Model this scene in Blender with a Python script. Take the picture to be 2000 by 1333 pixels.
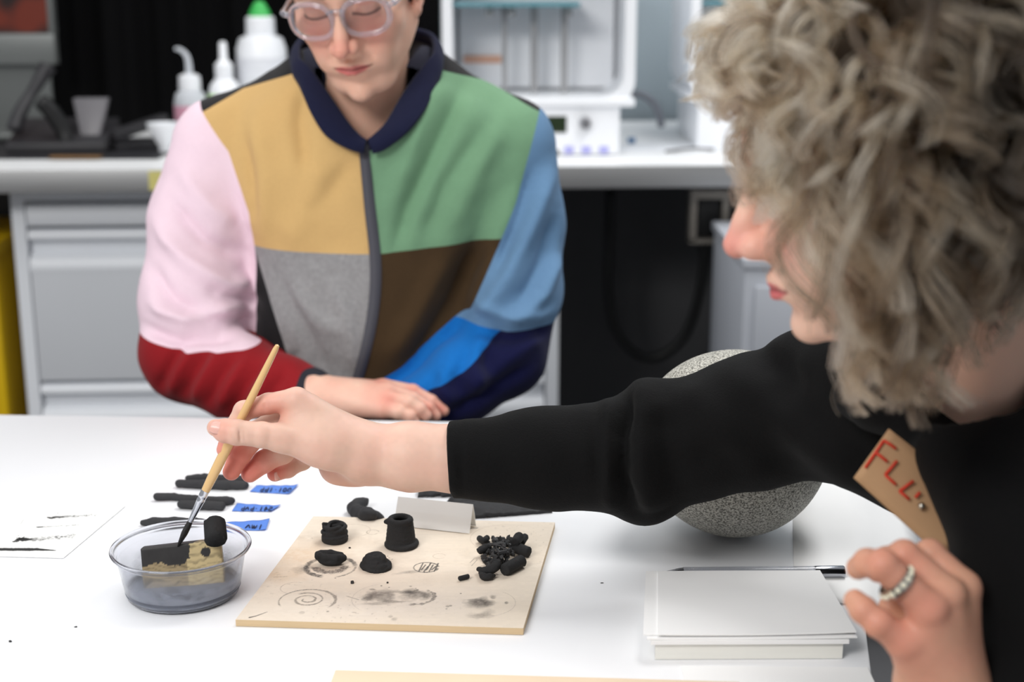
import bpy, bmesh, math, random
import numpy as np
from mathutils import Vector, Matrix

for _o in list(bpy.data.objects):
    bpy.data.objects.remove(_o)
S = bpy.context.scene
COL = S.collection
random.seed(7)
RNG = np.random.default_rng(11)

# ---------------------------------------------------------------- camera
F = 50.0 / 36.0 * 2000.0
PITCH = math.atan(706.0 / F)
CAM = np.array([0.0, 0.0, 1.29])
TZ = 0.75                                    # table top height
cd = bpy.data.cameras.new('camera')
cam = bpy.data.objects.new('camera', cd)
COL.objects.link(cam)
cam.location = CAM
cam.rotation_euler = (math.pi / 2 - PITCH, 0, 0)
cd.lens = 50.0
cd.sensor_width = 36.0
cd.clip_start = 0.02
cd.dof.use_dof = True
cd.dof.focus_distance = 1.31
cd.dof.aperture_fstop = 4.2
S.camera = cam

# ---------------------------------------------------------------- world and lamps
W = bpy.data.worlds.new('world')
S.world = W
W.use_nodes = True
W.node_tree.nodes['Background'].inputs['Color'].default_value = (0.93, 0.96, 1.0, 1)
W.node_tree.nodes['Background'].inputs['Strength'].default_value = 1.0

def area(name, loc, size, energy, target=None, color=(1, 1, 1)):
    d = bpy.data.lights.new(name, 'AREA')
    d.shape = 'RECTANGLE'
    d.size, d.size_y = size
    d.energy = energy
    d.color = color
    o = bpy.data.objects.new(name, d)
    COL.objects.link(o)
    o.location = loc
    if target is not None:
        v = Vector(target) - Vector(loc)
        o.rotation_euler = v.to_track_quat('-Z', 'Y').to_euler()
    return o

# ceiling light panels of the workshop, then one added front fill
area('ceiling_or_fill_lamp', (-0.75, 1.55, 2.85), (0.6, 1.5), 11, (-0.6, 1.5, 0), (1.0, 0.985, 0.96))
area('ceiling_or_fill_lamp', (0.75, 2.15, 2.85), (0.6, 1.5), 66, (0.7, 1.9, 0), (1.0, 0.985, 0.96))
area('ceiling_or_fill_lamp', (-0.9, 0.1, 2.85), (0.6, 1.5), 28, (-0.5, 1.2, 0), (1.0, 0.985, 0.96))
area('ceiling_or_fill_lamp', (-0.9, 3.0, 2.85), (1.5, 0.5), 22, (-0.9, 3.2, 0), (1.0, 0.985, 0.96))
area('ceiling_or_fill_lamp', (0.9, 3.3, 2.85), (1.5, 0.5), 26, (0.9, 3.4, 0), (0.97, 0.985, 1.0))

area('ceiling_or_fill_lamp', (-1.5, -0.9, 2.75), (1.5, 0.6), 135, (-0.2, 3.6, 0.5), (1.0, 0.985, 0.96))  # front fill added behind the camera to brighten the cabinets and the man
vs = S.view_settings
vs.view_transform = 'Standard'
vs.look = 'None'
vs.exposure = -1.16
vs.gamma = 1.0
vs.use_curve_mapping = False
S.cycles.use_denoising = True
S.cycles.max_bounces = 10
S.cycles.transparent_max_bounces = 24
S.cycles.caustics_reflective = False

# ---------------------------------------------------------------- geometry helpers
_fw = np.array([0.0, math.cos(PITCH), -math.sin(PITCH)])
_up = np.array([0.0, math.sin(PITCH), math.cos(PITCH)])
_rt = np.array([1.0, 0.0, 0.0])

def ray(px, py):
    return _fw + _rt * ((px - 1000.0) / F) - _up * ((py - 666.5) / F)

def at(px, py, y):
    """point of the place seen at photo position px,py and standing y metres into the room"""
    d = ray(px, py)
    return CAM + d * (y / d[1])

def on(px, py, z=TZ):
    """point of the horizontal plane at height z"""
    d = ray(px, py)
    return CAM + d * ((z - CAM[2]) / d[2])

def link(o, parent=None):
    COL.objects.link(o)
    if parent is not None:
        o.parent = parent
    return o

def tag(o, label=None, cat=None, group=None, kind=None):
    if label: o['label'] = label
    if cat: o['category'] = cat
    if group: o['group'] = group
    if kind: o['kind'] = kind
    return o

def empty(name, loc=(0, 0, 0), rz=0.0, label=None, cat=None, group=None):
    o = bpy.data.objects.new(name, None)
    o.empty_display_size = 0.05
    o.location = [float(v) for v in loc]
    o.rotation_euler = (0, 0, rz)
    COL.objects.link(o)
    return tag(o, label, cat, group)

def np_mesh(name, V, Fc, mat=None, parent=None, smooth=True, colors=None, normals=None):
    """mesh object from numpy arrays; Fc is (n,3) or (n,4); vertex positions in parent space"""
    V = np.asarray(V, dtype=np.float32)
    Fc = np.asarray(Fc, dtype=np.int32)
    me = bpy.data.meshes.new(name)
    n, k = Fc.shape
    me.vertices.add(len(V)); me.vertices.foreach_set('co', V.ravel())
    me.loops.add(n * k); me.loops.foreach_set('vertex_index', Fc.ravel())
    me.polygons.add(n)
    me.polygons.foreach_set('loop_start', np.arange(0, n * k, k, dtype=np.int32))
    me.polygons.foreach_set('loop_total', np.full(n, k, dtype=np.int32))
    me.polygons.foreach_set('use_smooth', np.full(n, bool(smooth)))
    me.update(calc_edges=True)
    me.validate()
    if colors is not None:
        a = me.color_attributes.new('Col', 'FLOAT_COLOR', 'POINT')
        c4 = np.ones((len(V), 4), dtype=np.float32); c4[:, :3] = colors
        a.data.foreach_set('color', c4.ravel())
    if normals is not None:
        me.normals_split_custom_set_from_vertices(np.asarray(normals, dtype=np.float32).tolist())
    o = bpy.data.objects.new(name, me)
    if mat is not None:
        me.materials.append(mat)
    return link(o, parent)

def bm_obj(name, bm, mat=None, parent=None, smooth=False, bevel=0.0, seg=2, auto=None):
    me = bpy.data.meshes.new(name)
    bmesh.ops.recalc_face_normals(bm, faces=bm.faces)
    if bevel > 0:
        es = [e for e in bm.edges if len(e.link_faces) == 2 and e.calc_face_angle(0) > 0.5]
        bmesh.ops.bevel(bm, geom=es, offset=bevel, segments=seg, profile=0.6, affect='EDGES', clamp_overlap=True)
    for f in bm.faces:
        f.smooth = smooth
    bm.to_mesh(me); bm.free()
    if mat is not None:
        me.materials.append(mat)
    if smooth and auto:
        me.set_sharp_from_angle(angle=auto)
    return link(bpy.data.objects.new(name, me), parent)

def add_box(bm, lo, hi, M=None):
    v = [bm.verts.new((x, y, z)) for x in (lo[0], hi[0]) for y in (lo[1], hi[1]) for z in (lo[2], hi[2])]
    for f in ((0, 1, 3, 2), (4, 6, 7, 5), (0, 4, 5, 1), (2, 3, 7, 6), (0, 2, 6, 4), (1, 5, 7, 3)):
        bm.faces.new([v[i] for i in f])
    if M is not None:
        bmesh.ops.transform(bm, matrix=M, verts=v)
    return v

def box(name, lo, hi, mat, parent=None, bevel=0.0, seg=2):
    bm = bmesh.new(); add_box(bm, lo, hi)
    return bm_obj(name, bm, mat, parent, smooth=bevel > 0, bevel=bevel, seg=seg, auto=0.6)

def add_lathe(bm, prof, n=40, M=None, closed=False):
    """prof: list of (r, z); revolve about z"""
    rings = []
    vs_ = []
    for r, z in prof:
        if r < 1e-6:
            v = bm.verts.new((0, 0, z)); rings.append([v]); vs_.append(v)
        else:
            ring = [bm.verts.new((r * math.cos(2 * math.pi * i / n), r * math.sin(2 * math.pi * i / n), z)) for i in range(n)]
            rings.append(ring); vs_ += ring
    seq = list(zip(rings[:-1], rings[1:]))
    if closed: seq.append((rings[-1], rings[0]))
    for a, b in seq:
        for i in range(n):
            j = (i + 1) % n
            if len(a) == 1 and len(b) == 1: continue
            if len(a) == 1: bm.faces.new((a[0], b[i], b[j]))
            elif len(b) == 1: bm.faces.new((a[i], a[j], b[0]))
            else: bm.faces.new((a[i], a[j], b[j], b[i]))
    if M is not None:
        bmesh.ops.transform(bm, matrix=M, verts=vs_)
    return vs_

def lathe(name, prof, mat, parent=None, n=40, M=None, auto=0.7, closed=False):
    bm = bmesh.new(); add_lathe(bm, prof, n, M, closed)
    return bm_obj(name, bm, mat, parent, smooth=True, auto=auto)

def tube_np(P, R, n=10, caps=True, flat=None):
    """swept tube along points P with radii R -> V, quads"""
    P = np.asarray(P, float); m = len(P)
    R = np.full(m, R, float) if np.isscalar(R) else np.asarray(R, float)
    T = np.gradient(P, axis=0); T /= np.linalg.norm(T, axis=1, keepdims=True) + 1e-12
    ref = np.array([0, 0, 1.0]) if abs(T[0][2]) < 0.9 else np.array([1.0, 0, 0])
    N = np.zeros_like(P)
    nrm = np.cross(T[0], ref); nrm /= np.linalg.norm(nrm)
    for i in range(m):
        nrm = nrm - T[i] * np.dot(nrm, T[i]); nrm /= np.linalg.norm(nrm) + 1e-12
        N[i] = nrm
    B = np.cross(T, N)
    a = np.arange(n) * 2 * math.pi / n
    V = (P[:, None, :] + R[:, None, None] * (np.cos(a)[None, :, None] * N[:, None, :] + np.sin(a)[None, :, None] * B[:, None, :])).reshape(-1, 3)
    i = np.arange(m - 1)[:, None] * n; j = np.arange(n)[None, :]; j2 = (j + 1) % n
    Q = np.stack([i + j, i + j2, i + n + j2, i + n + j], -1).reshape(-1, 4)
    if caps:
        V = np.vstack([V, P[0] - T[0] * R[0] * 0.35, P[-1] + T[-1] * R[-1] * 0.35])
        c0, c1 = m * n, m * n + 1
        k = np.arange(n); k2 = (k + 1) % n
        Q = np.vstack([Q, np.stack([np.full(n, c0), k2, k, np.full(n, c0)], -1)[:, [0, 1, 2, 2]] if False else np.zeros((0, 4), int)])
        tri0 = np.stack([np.full(n, c0), k2, k], -1)
        tri1 = np.stack([np.full(n, c1), (m - 1) * n + k, (m - 1) * n + k2], -1)
        tris = np.vstack([Q[:, [0, 1, 2]], Q[:, [0, 2, 3]], tri0, tri1])
        return V, tris
    return V, np.vstack([Q[:, [0, 1, 2]], Q[:, [0, 2, 3]]])

def smooth_path(pts, n=24):
    """Catmull-Rom through points"""
    p = np.asarray(pts, float)
    p = np.vstack([2 * p[0] - p[1], p, 2 * p[-1] - p[-2]])
    out = []
    segs = len(p) - 3
    per = max(2, n // segs)
    for i in range(segs):
        a, b, c, d = p[i:i + 4]
        for t in np.arange(per) / per:
            out.append(0.5 * ((2 * b) + (-a + c) * t + (2 * a - 5 * b + 4 * c - d) * t * t + (-a + 3 * b - 3 * c + d) * t ** 3))
    out.append(p[-2])
    return np.array(out)

def tube(name, pts, R, mat, parent=None, n=10, sm=0):
    P = smooth_path(pts, sm) if sm else np.asarray(pts, float)
    if not np.isscalar(R) and len(R) != len(P):
        R = np.interp(np.linspace(0, 1, len(P)), np.linspace(0, 1, len(R)), R)
    V, T = tube_np(P, R, n)
    return np_mesh(name, V, T, mat, parent)

# ---------------------------------------------------------------- signed-distance modelling
class SDF:
    BIG = 0.06
    def __init__(s, lo, hi, h):
        s.lo = np.asarray(lo, float); s.h = h
        s.n = np.ceil((np.asarray(hi, float) - s.lo) / h).astype(int) + 1
        s.D = np.full(s.n, s.BIG, np.float32)
        s.ax = [(s.lo[i] + h * np.arange(s.n[i])).astype(np.float32) for i in range(3)]
    def _sl(s, lo, hi, pad):
        a = np.maximum(np.floor((lo - pad - s.lo) / s.h).astype(int), 0)
        b = np.minimum(np.ceil((hi + pad - s.lo) / s.h).astype(int) + 1, s.n)
        if np.any(b <= a): return None
        return tuple(slice(a[i], b[i]) for i in range(3))
    def _xyz(s, sl):
        return s.ax[0][sl[0]][:, None, None], s.ax[1][sl[1]][None, :, None], s.ax[2][sl[2]][None, None, :]
    def _mix(s, sl, d, k, op):
        D = s.D[sl]
        if op == 'u':
            if k > 0:
                t = np.clip(0.5 + 0.5 * (D - d) / k, 0, 1)
                s.D[sl] = D + (d - D) * t - k * t * (1 - t)
            else:
                s.D[sl] = np.minimum(D, d)
        else:
            if k > 0:
                t = np.clip(0.5 - 0.5 * (D + d) / k, 0, 1)
                s.D[sl] = D + (-d - D) * t + k * t * (1 - t)
            else:
                s.D[sl] = np.maximum(D, -d)
    def cone(s, a, b, ra, rb, k=0.0, op='u'):
        a = np.asarray(a, float); b = np.asarray(b, float)
        r = max(ra, rb)
        sl = s._sl(np.minimum(a, b) - r, np.maximum(a, b) + r, k + 2.5 * s.h)
        if sl is None: return
        x, y, z = s._xyz(sl)
        ba = b - a; L2 = max(float(ba @ ba), 1e-12)
        px, py, pz = x - a[0], y - a[1], z - a[2]
        t = np.clip((px * ba[0] + py * ba[1] + pz * ba[2]) / L2, 0, 1)
        d = np.sqrt((px - t * ba[0]) ** 2 + (py - t * ba[1]) ** 2 + (pz - t * ba[2]) ** 2) - (ra + (rb - ra) * t)
        s._mix(sl, d.astype(np.float32), k, op)
    def chain(s, P, R, k=0.004, op='u'):
        for i in range(len(P) - 1):
            s.cone(P[i], P[i + 1], R[i], R[i + 1], k, op)
    def ell(s, c, r, M=None, k=0.0, op='u'):
        """ellipsoid; M columns are its local axes"""
        c = np.asarray(c, float); r = np.asarray(r, float)
        rr = r.max() if M is not None else r
        sl = s._sl(c - rr, c + rr, k + 2.5 * s.h)
        if sl is None: return
        x, y, z = s._xyz(sl)
        p = [x - c[0], y - c[1], z - c[2]]
        if M is not None:
            M = np.asarray(M, float)
            p = [p[0] * M[0, i] + p[1] * M[1, i] + p[2] * M[2, i] for i in range(3)]
        k0 = np.sqrt((p[0] / r[0]) ** 2 + (p[1] / r[1]) ** 2 + (p[2] / r[2]) ** 2)
        k1 = np.sqrt((p[0] / r[0] ** 2) ** 2 + (p[1] / r[1] ** 2) ** 2 + (p[2] / r[2] ** 2) ** 2)
        d = k0 * (k0 - 1) / np.maximum(k1, 1e-6)
        s._mix(sl, d.astype(np.float32), k, op)
    def half(s, c, n):
        """keep the side of the plane that n points to"""
        x, y, z = s._xyz((slice(None),) * 3)
        n = np.asarray(n, float) / np.linalg.norm(n)
        d = (x - c[0]) * n[0] + (y - c[1]) * n[1] + (z - c[2]) * n[2]
        s.D = np.maximum(s.D, -d).astype(np.float32)
    def mesh(s, it=2):
        D = s.D.copy()
        for i in range(3):
            ix = [slice(None)] * 3
            for e in (0, -1):
                ix[i] = e; D[tuple(ix)] = np.maximum(D[tuple(ix)], s.h)
        I = D < 0
        nx, ny, nz = D.shape
        def sh(A, o): return A[o[0]:nx - 1 + o[0], o[1]:ny - 1 + o[1], o[2]:nz - 1 + o[2]]
        cs = [(i, j, k) for i in (0, 1) for j in (0, 1) for k in (0, 1)]
        cnt = np.zeros((nx - 1, ny - 1, nz - 1), np.uint8)
        for o in cs: cnt += sh(I, o)
        act = (cnt > 0) & (cnt < 8)
        ii = np.argwhere(act)
        idx = np.full(act.shape, -1, np.int32); idx[act] = np.arange(len(ii))
        pos = np.zeros((len(ii), 3)); num = np.zeros(len(ii))
        vals = {o: D[ii[:, 0] + o[0], ii[:, 1] + o[1], ii[:, 2] + o[2]] for o in cs}
        for a in cs:
            for ax in range(3):
                if a[ax] == 1: continue
                b = list(a); b[ax] = 1; b = tuple(b)
                va, vb = vals[a], vals[b]
                cr = (va < 0) != (vb < 0)
                t = np.where(cr, va / np.where(cr, va - vb, 1), 0)
                p = np.tile(np.array(a, float), (len(ii), 1)); p[:, ax] += t
                pos += p * cr[:, None]; num += cr
        V = (ii + pos / np.maximum(num, 1)[:, None]) * s.h + s.lo
        Q = []
        for ax in range(3):
            o1, o2 = (ax + 1) % 3, (ax + 2) % 3
            A = np.moveaxis(I, ax, 0)
            e = A[:-1] != A[1:]
            w = np.argwhere(e)
            g = np.zeros_like(w)
            rest = [q for q in range(3) if q != ax]
            g[:, ax] = w[:, 0]; g[:, rest[0]] = w[:, 1]; g[:, rest[1]] = w[:, 2]
            ok = (g[:, o1] > 0) & (g[:, o2] > 0) & (g[:, o1] < D.shape[o1] - 1) & (g[:, o2] < D.shape[o2] - 1)
            g = g[ok]
            ins = I[g[:, 0], g[:, 1], g[:, 2]]
            def cell(d1, d2):
                c = g.copy(); c[:, o1] -= d1; c[:, o2] -= d2
                return idx[c[:, 0], c[:, 1], c[:, 2]]
            q = np.stack([cell(1, 1), cell(0, 1), cell(0, 0), cell(1, 0)], -1)
            q[~ins] = q[~ins][:, ::-1]
            Q.append(q)
        Q = np.vstack(Q)
        Q = Q[(Q >= 0).all(1)]
        V = laplace(V, Q, it)
        return V, Q

def laplace(V, Q, it=2, lam=0.5):
    n = len(V); k = Q.shape[1]
    a = np.concatenate([Q[:, i] for i in range(k)] + [Q[:, (i + 1) % k] for i in range(k)])
    b = np.concatenate([Q[:, (i + 1) % k] for i in range(k)] + [Q[:, i] for i in range(k)])
    cnt = np.maximum(np.bincount(a, minlength=n), 1)
    for i in range(it):
        for l in (lam, -lam * 1.03):
            m = np.stack([np.bincount(a, V[b, j], minlength=n) for j in range(3)], -1) / cnt[:, None]
            V = V + l * (m - V)
    return V

def normals_np(V, Q):
    e1 = V[Q[:, 2]] - V[Q[:, 0]]; e2 = V[Q[:, -1]] - V[Q[:, 1]]
    fn = np.cross(e1, e2)
    N = np.zeros_like(V)
    for i in range(Q.shape[1]):
        for j in range(3):
            N[:, j] += np.bincount(Q[:, i], fn[:, j], minlength=len(V))
    return N / (np.linalg.norm(N, axis=1, keepdims=True) + 1e-12)

def tri(Q):
    return Q if Q.shape[1] == 3 else np.vstack([Q[:, [0, 1, 2]], Q[:, [0, 2, 3]]])

def cut(V, T, attrs, s):
    """split triangles along the zero line of the vertex scalar s. returns V,T,attrs,s (attrs: (n,k) per vertex)"""
    s = np.where(np.abs(s) < 1e-7, 1e-7, s)
    sg = s > 0
    mixed = (sg[T].any(1)) & (~sg[T].all(1))
    keep = T[~mixed]; Tm = T[mixed]
    # rotate so that the lone vertex is first
    sm = sg[Tm]; lone_is = sm.sum(1) == 1
    lone = np.where(lone_is, np.argmax(sm, 1), np.argmin(sm, 1))
    r = np.arange(len(Tm))
    A = Tm[r, lone]; B = Tm[r, (lone + 1) % 3]; C = Tm[r, (lone + 2) % 3]
    def edge(a, b):
        lo = np.minimum(a, b); hi = np.maximum(a, b)
        return lo.astype(np.int64) * len(V) + hi
    ek = np.concatenate([edge(A, B), edge(A, C)])
    u, inv = np.unique(ek, return_inverse=True)
    lo = (u // len(V)).astype(int); hi = (u % len(V)).astype(int)
    t = (s[lo] / (s[lo] - s[hi]))[:, None]
    V2 = np.vstack([V, V[lo] + t * (V[hi] - V[lo])])
    at2 = np.vstack([attrs, attrs[lo] + t * (attrs[hi] - attrs[lo])])
    s2 = np.concatenate([s, np.zeros(len(u))])
    AB = len(V) + inv[:len(A)]; AC = len(V) + inv[len(A):]
    T2 = np.vstack([keep, np.stack([A, AB, AC], -1), np.stack([AB, B, C], -1), np.stack([AB, C, AC], -1)])
    return V2, T2, at2, s2

def side(T, s):
    """sign of each triangle for a field already cut"""
    v = s[T]
    return np.where(np.abs(v).max(1) == v.max(1), 1, -1)

def seg_d(P, A, R):
    """distance of points P to a tapered chain A (points) with radii R"""
    best = np.full(len(P), 9.0)
    for i in range(len(A) - 1):
        a = np.asarray(A[i], float); ba = np.asarray(A[i + 1], float) - a
        t = np.clip(((P - a) @ ba) / (ba @ ba), 0, 1)
        best = np.minimum(best, np.linalg.norm(P - a - t[:, None] * ba, axis=1) - (R[i] + (R[i + 1] - R[i]) * t))
    return best

def vnoise(P, scale, seed=0):
    """smooth value noise in 3-D, about -1..1"""
    p = np.asarray(P, float) * scale
    i = np.floor(p).astype(np.int64); f = p - i; f = f * f * (3 - 2 * f)
    def hsh(a, b, c):
        n = (a * 374761393 + b * 668265263 + c * 2147483647 + seed * 1274126177) & 0xFFFFFFFF
        n = ((n ^ (n >> 13)) * 1274126177) & 0xFFFFFFFF
        return ((n ^ (n >> 16)) & 0xFFFF) / 32767.5 - 1.0
    r = 0
    for dx in (0, 1):
        for dy in (0, 1):
            for dz in (0, 1):
                w = (f[:, 0] if dx else 1 - f[:, 0]) * (f[:, 1] if dy else 1 - f[:, 1]) * (f[:, 2] if dz else 1 - f[:, 2])
                r = r + w * hsh(i[:, 0] + dx, i[:, 1] + dy, i[:, 2] + dz)
    return r

# ---------------------------------------------------------------- materials
def srgb(r, g, b):
    f = lambda c: (c / 255 / 12.92) if c / 255 <= 0.04045 else ((c / 255 + 0.055) / 1.055) ** 2.4
    return (f(r), f(g), f(b), 1.0)

_mats = {}
def M(name, col=(200, 200, 200), rough=0.5, metal=0.0, var=0.0, vscale=20.0, bump=0.0, bscale=200.0, spec=0.5,
      trans=0.0, ior=1.45, attr=False, sss=0.0, emit=None, es=1.0, coat=0.0, sheen=0.0, alpha=1.0, detail=6.0, stretch=None):
    if name in _mats: return _mats[name]
    m = bpy.data.materials.new(name); m.use_nodes = True
    nt = m.node_tree; b = nt.nodes['Principled BSDF']
    c = srgb(*col)
    b.inputs['Base Color'].default_value = c
    b.inputs['Roughness'].default_value = rough
    b.inputs['Metallic'].default_value = metal
    b.inputs['Specular IOR Level'].default_value = spec
    b.inputs['IOR'].default_value = ior
    b.inputs['Transmission Weight'].default_value = trans
    b.inputs['Coat Weight'].default_value = coat
    b.inputs['Sheen Weight'].default_value = sheen
    b.inputs['Alpha'].default_value = alpha
    if sss:
        b.inputs['Subsurface Weight'].default_value = sss
        b.inputs['Subsurface Radius'].default_value = (1.0, 0.36, 0.2)
        b.inputs['Subsurface Scale'].default_value = 0.006
    if emit:
        b.inputs['Emission Color'].default_value = srgb(*emit)
        b.inputs['Emission Strength'].default_value = es
    tc = nt.nodes.new('ShaderNodeTexCoord')
    src = tc.outputs['Object']
    if stretch:
        mp = nt.nodes.new('ShaderNodeMapping'); mp.inputs['Scale'].default_value = stretch
        nt.links.new(src, mp.inputs['Vector']); src = mp.outputs['Vector']
    base = None
    if attr:
        an = nt.nodes.new('ShaderNodeAttribute'); an.attribute_name = 'Col'
        base = an.outputs['Color']
    if var > 0:
        n = nt.nodes.new('ShaderNodeTexNoise'); n.inputs['Scale'].default_value = vscale; n.inputs['Detail'].default_value = detail
        nt.links.new(src, n.inputs['Vector'])
        mr = nt.nodes.new('ShaderNodeMapRange')
        mr.inputs['From Min'].default_value = 0.25; mr.inputs['From Max'].default_value = 1.0
        mr.inputs['To Min'].default_value = 1 - var; mr.inputs['To Max'].default_value = 1 + var
        nt.links.new(n.outputs['Fac'], mr.inputs['Value'])
        mx = nt.nodes.new('ShaderNodeVectorMath'); mx.operation = 'SCALE'
        if base is not None: nt.links.new(base, mx.inputs[0])
        else: mx.inputs[0].default_value = c[:3]
        nt.links.new(mr.outputs['Result'], mx.inputs['Scale'])
        base = mx.outputs['Vector']
    if base is not None:
        nt.links.new(base, b.inputs['Base Color'])
    if bump > 0:
        n = nt.nodes.new('ShaderNodeTexNoise'); n.inputs['Scale'].default_value = bscale; n.inputs['Detail'].default_value = 4
        nt.links.new(src, n.inputs['Vector'])
        bp = nt.nodes.new('ShaderNodeBump'); bp.inputs['Strength'].default_value = bump; bp.inputs['Distance'].default_value = 0.002
        nt.links.new(n.outputs['Fac'], bp.inputs['Height'])
        nt.links.new(bp.outputs['Normal'], b.inputs['Normal'])
    _mats[name] = m
    return m
# ================================================================ THE SETTING
m_floor = M('grey concrete floor', (96, 96, 98), 0.55, var=0.12, vscale=3, bump=0.1, bscale=40)
m_wall = M('blue grey wall paint', (158, 170, 177), 0.6, var=0.03, vscale=4)
m_darkwall = M('dark grey panel', (80, 80, 82), 0.6, var=0.1, vscale=6)
m_black = M('black plastic', (16, 16, 17), 0.45, var=0.1, vscale=30)
m_steel = M('brushed steel', (168, 168, 168), 0.45, metal=0.8, var=0.12, vscale=5, stretch=(1, 1, 60))
m_whitetop = M('white worktop', (236, 237, 238), 0.4, var=0.02, vscale=8)
m_cab = M('light grey cabinet enamel', (228, 231, 236), 0.4, var=0.02, vscale=5)
m_yellow = M('yellow plastic', (214, 176, 0), 0.45, var=0.05, vscale=8)
m_white = M('white plastic', (234, 236, 240), 0.35, var=0.02, vscale=6)

floor = box('floor', (-4, -2, -0.05), (4, 5, 0.0), m_floor); tag(floor, kind='structure')
BY = 3.96
wall = box('wall_back', (-4, 4.06, 0), (4, 4.16, 2.9), m_wall); tag(wall, kind='structure')

# ---- counter along the back wall
cl = on(0, 334, 0.91); cr = on(1420, 323, 0.91)
ang = math.atan2(cr[1] - cl[1], cr[0] - cl[0])
CR = empty('counter', cl, ang, 'long white counter with brushed steel front edge along the back wall', 'counter')
L0, L1, DP = -1.6, 2.5, 0.98
box('worktop', (L0, 0.004, -0.012), (L1, DP, 0.0), m_whitetop, CR)
box('steel_edge', (L0, -0.004, -0.046), (L1, 0.012, -0.0005), m_steel, CR, bevel=0.002)
box('back_apron', (L0, DP - 0.35, -0.85), (L1, DP - 0.33, -0.012), m_darkwall, CR)
box('leg', (2.2, 0.1, -0.91), (2.26, 0.55, -0.012), m_cab, CR, bevel=0.003)
box('leg', (-1.5, 0.1, -0.91), (-1.44, 0.55, -0.012), m_cab, CR, bevel=0.003)

def bk(px, py, dy=0.0, z=None):
    """point on or above the counter"""
    return on(px, py, 0.91)

# ---- yellow tape flag on the steel edge
p = cl + (np.array([math.cos(ang), math.sin(ang), 0])) * 0.325
tp = box('tape_strip', (-0.024, -0.0012, -0.042), (0.03, 0.0, -0.002), M('yellow tape', (205, 196, 120), 0.6))
tp.location = p + np.array([0.0, -0.0045, 0.0]); tp.rotation_euler = (0, 0, ang)
tag(tp, 'short pale yellow tape strip stuck on the steel counter edge', 'tape')

# ---- drawer cabinet under the counter (left)
def drawer_unit(name, loc, rz, w, h, d, rows, label):
    e = empty(name, loc, rz, label, 'cabinet')
    t = 0.028
    bm = bmesh.new()
    add_box(bm, (0, 0, 0), (t, d, h)); add_box(bm, (w - t, 0, 0), (w, d, h))
    add_box(bm, (t, 0, h - 0.03), (w - t, d, h)); add_box(bm, (t, 0, 0), (w - t, d, 0.03)); add_box(bm, (t, d - 0.01, 0.03), (w - t, d, h - 0.03))
    bm_obj('body', bm, m_cab, e)
    z = h - 0.034
    for r in rows:
        dr = empty('drawer', (0, 0, 0)); dr.parent = e
        # cupped grip rail at the top of each drawer front, face below it
        lo = z - r + 0.006
        prof = [(0.0, z - 0.004), (-0.004, z - 0.008), (-0.004, z - 0.022), (0.004, z - 0.026), (0.018, z - 0.030), (0.020, z - 0.052),
                (0.006, z - 0.060), (-0.004, z - 0.066), (-0.008, z - 0.084), (-0.006, z - 0.094), (-0.003, z - 0.100), (-0.003, lo + 0.004), (0.0, lo)]
        if r < 0.12:
            prof = [(0.0, z - 0.003), (-0.003, z - 0.006), (-0.003, lo + 0.004), (0, lo)]
        bm = bmesh.new()
        a = [bm.verts.new((t + 0.004, q[0], q[1])) for q in prof]; b = [bm.verts.new((w - t - 0.004, q[0], q[1])) for q in prof]
        for i in range(len(prof) - 1):
            bm.faces.new((a[i], b[i], b[i + 1], a[i + 1]))
        a2 = [bm.verts.new((t + 0.004, 0.045, q[1])) for q in (prof[0], prof[-1])]; b2 = [bm.verts.new((w - t - 0.004, 0.045, q[1])) for q in (prof[0], prof[-1])]
        bm.faces.new((a[0], a2[0], b2[0], b[0])); bm.faces.new((a[-1], b[-1], b2[1], a2[1]))
        bm.faces.new(a + [a2[1], a2[0]]); bm.faces.new(b + [b2[1], b2[0]])
        f = bm_obj('drawer_front', bm, m_cab, dr, smooth=True, auto=0.9)
        z -= r
    return e
cw = at(18, 372, cl[1] + 0.10)
HC = 0.862
du = drawer_unit('drawer_cabinet', (cw[0], cl[1] + 0.10, 0.0), ang, 0.60, HC, 0.5, [0.056, 0.345, 0.36],
                 'light grey metal drawer cabinet under the counter, left of the seated man')
cw2 = at(1092, 700, cl[1] + 0.16)
drawer_unit('drawer_cabinet', (cw2[0] - 0.44, cl[1] + 0.16, 0.0), ang, 0.44, HC, 0.5, [0.056, 0.345, 0.36],
            'grey drawer cabinet mostly hidden behind the seated man, right end showing beside his elbow')
m_cart = M('grey cart enamel', (184, 188, 196), 0.45)
# ---- pale cart behind the woman's chin
pc = at(1455, 505, 2.62)
e = empty('rolling_cart', (pc[0], 2.62, 0.0), 0.0, 'pale grey low cart showing behind the woman and her chin', 'cart')
hh = pc[2]
box('body', (0, 0, 0.09), (0.55, 0.42, hh - 0.02), m_cart, e, bevel=0.006)
box('top', (-0.004, -0.006, hh - 0.02), (0.554, 0.43, hh), m_cart, e, bevel=0.004)
for i in range(3):
    z0 = 0.11 + i * (hh - 0.15) / 3
    d_ = box('drawer', (0.02, -0.014, z0), (0.53, 0.0, z0 + (hh - 0.15) / 3 - 0.012), m_cart, e, bevel=0.004)
    box('handle', (0.18, -0.032, z0 + 0.10), (0.37, -0.014, z0 + 0.118), m_cart, d_, bevel=0.004)
for x in (0.06, 0.49):
    for y in (0.06, 0.36):
        c_ = lathe('caster', [(0, -0.012), (0.043, -0.012), (0.045, 0), (0.043, 0.012), (0, 0.012)], m_black, e, 20, Matrix.Translation((x, y, 0.045)) @ Matrix.Rotation(math.pi / 2, 4, 'Y'))
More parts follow.
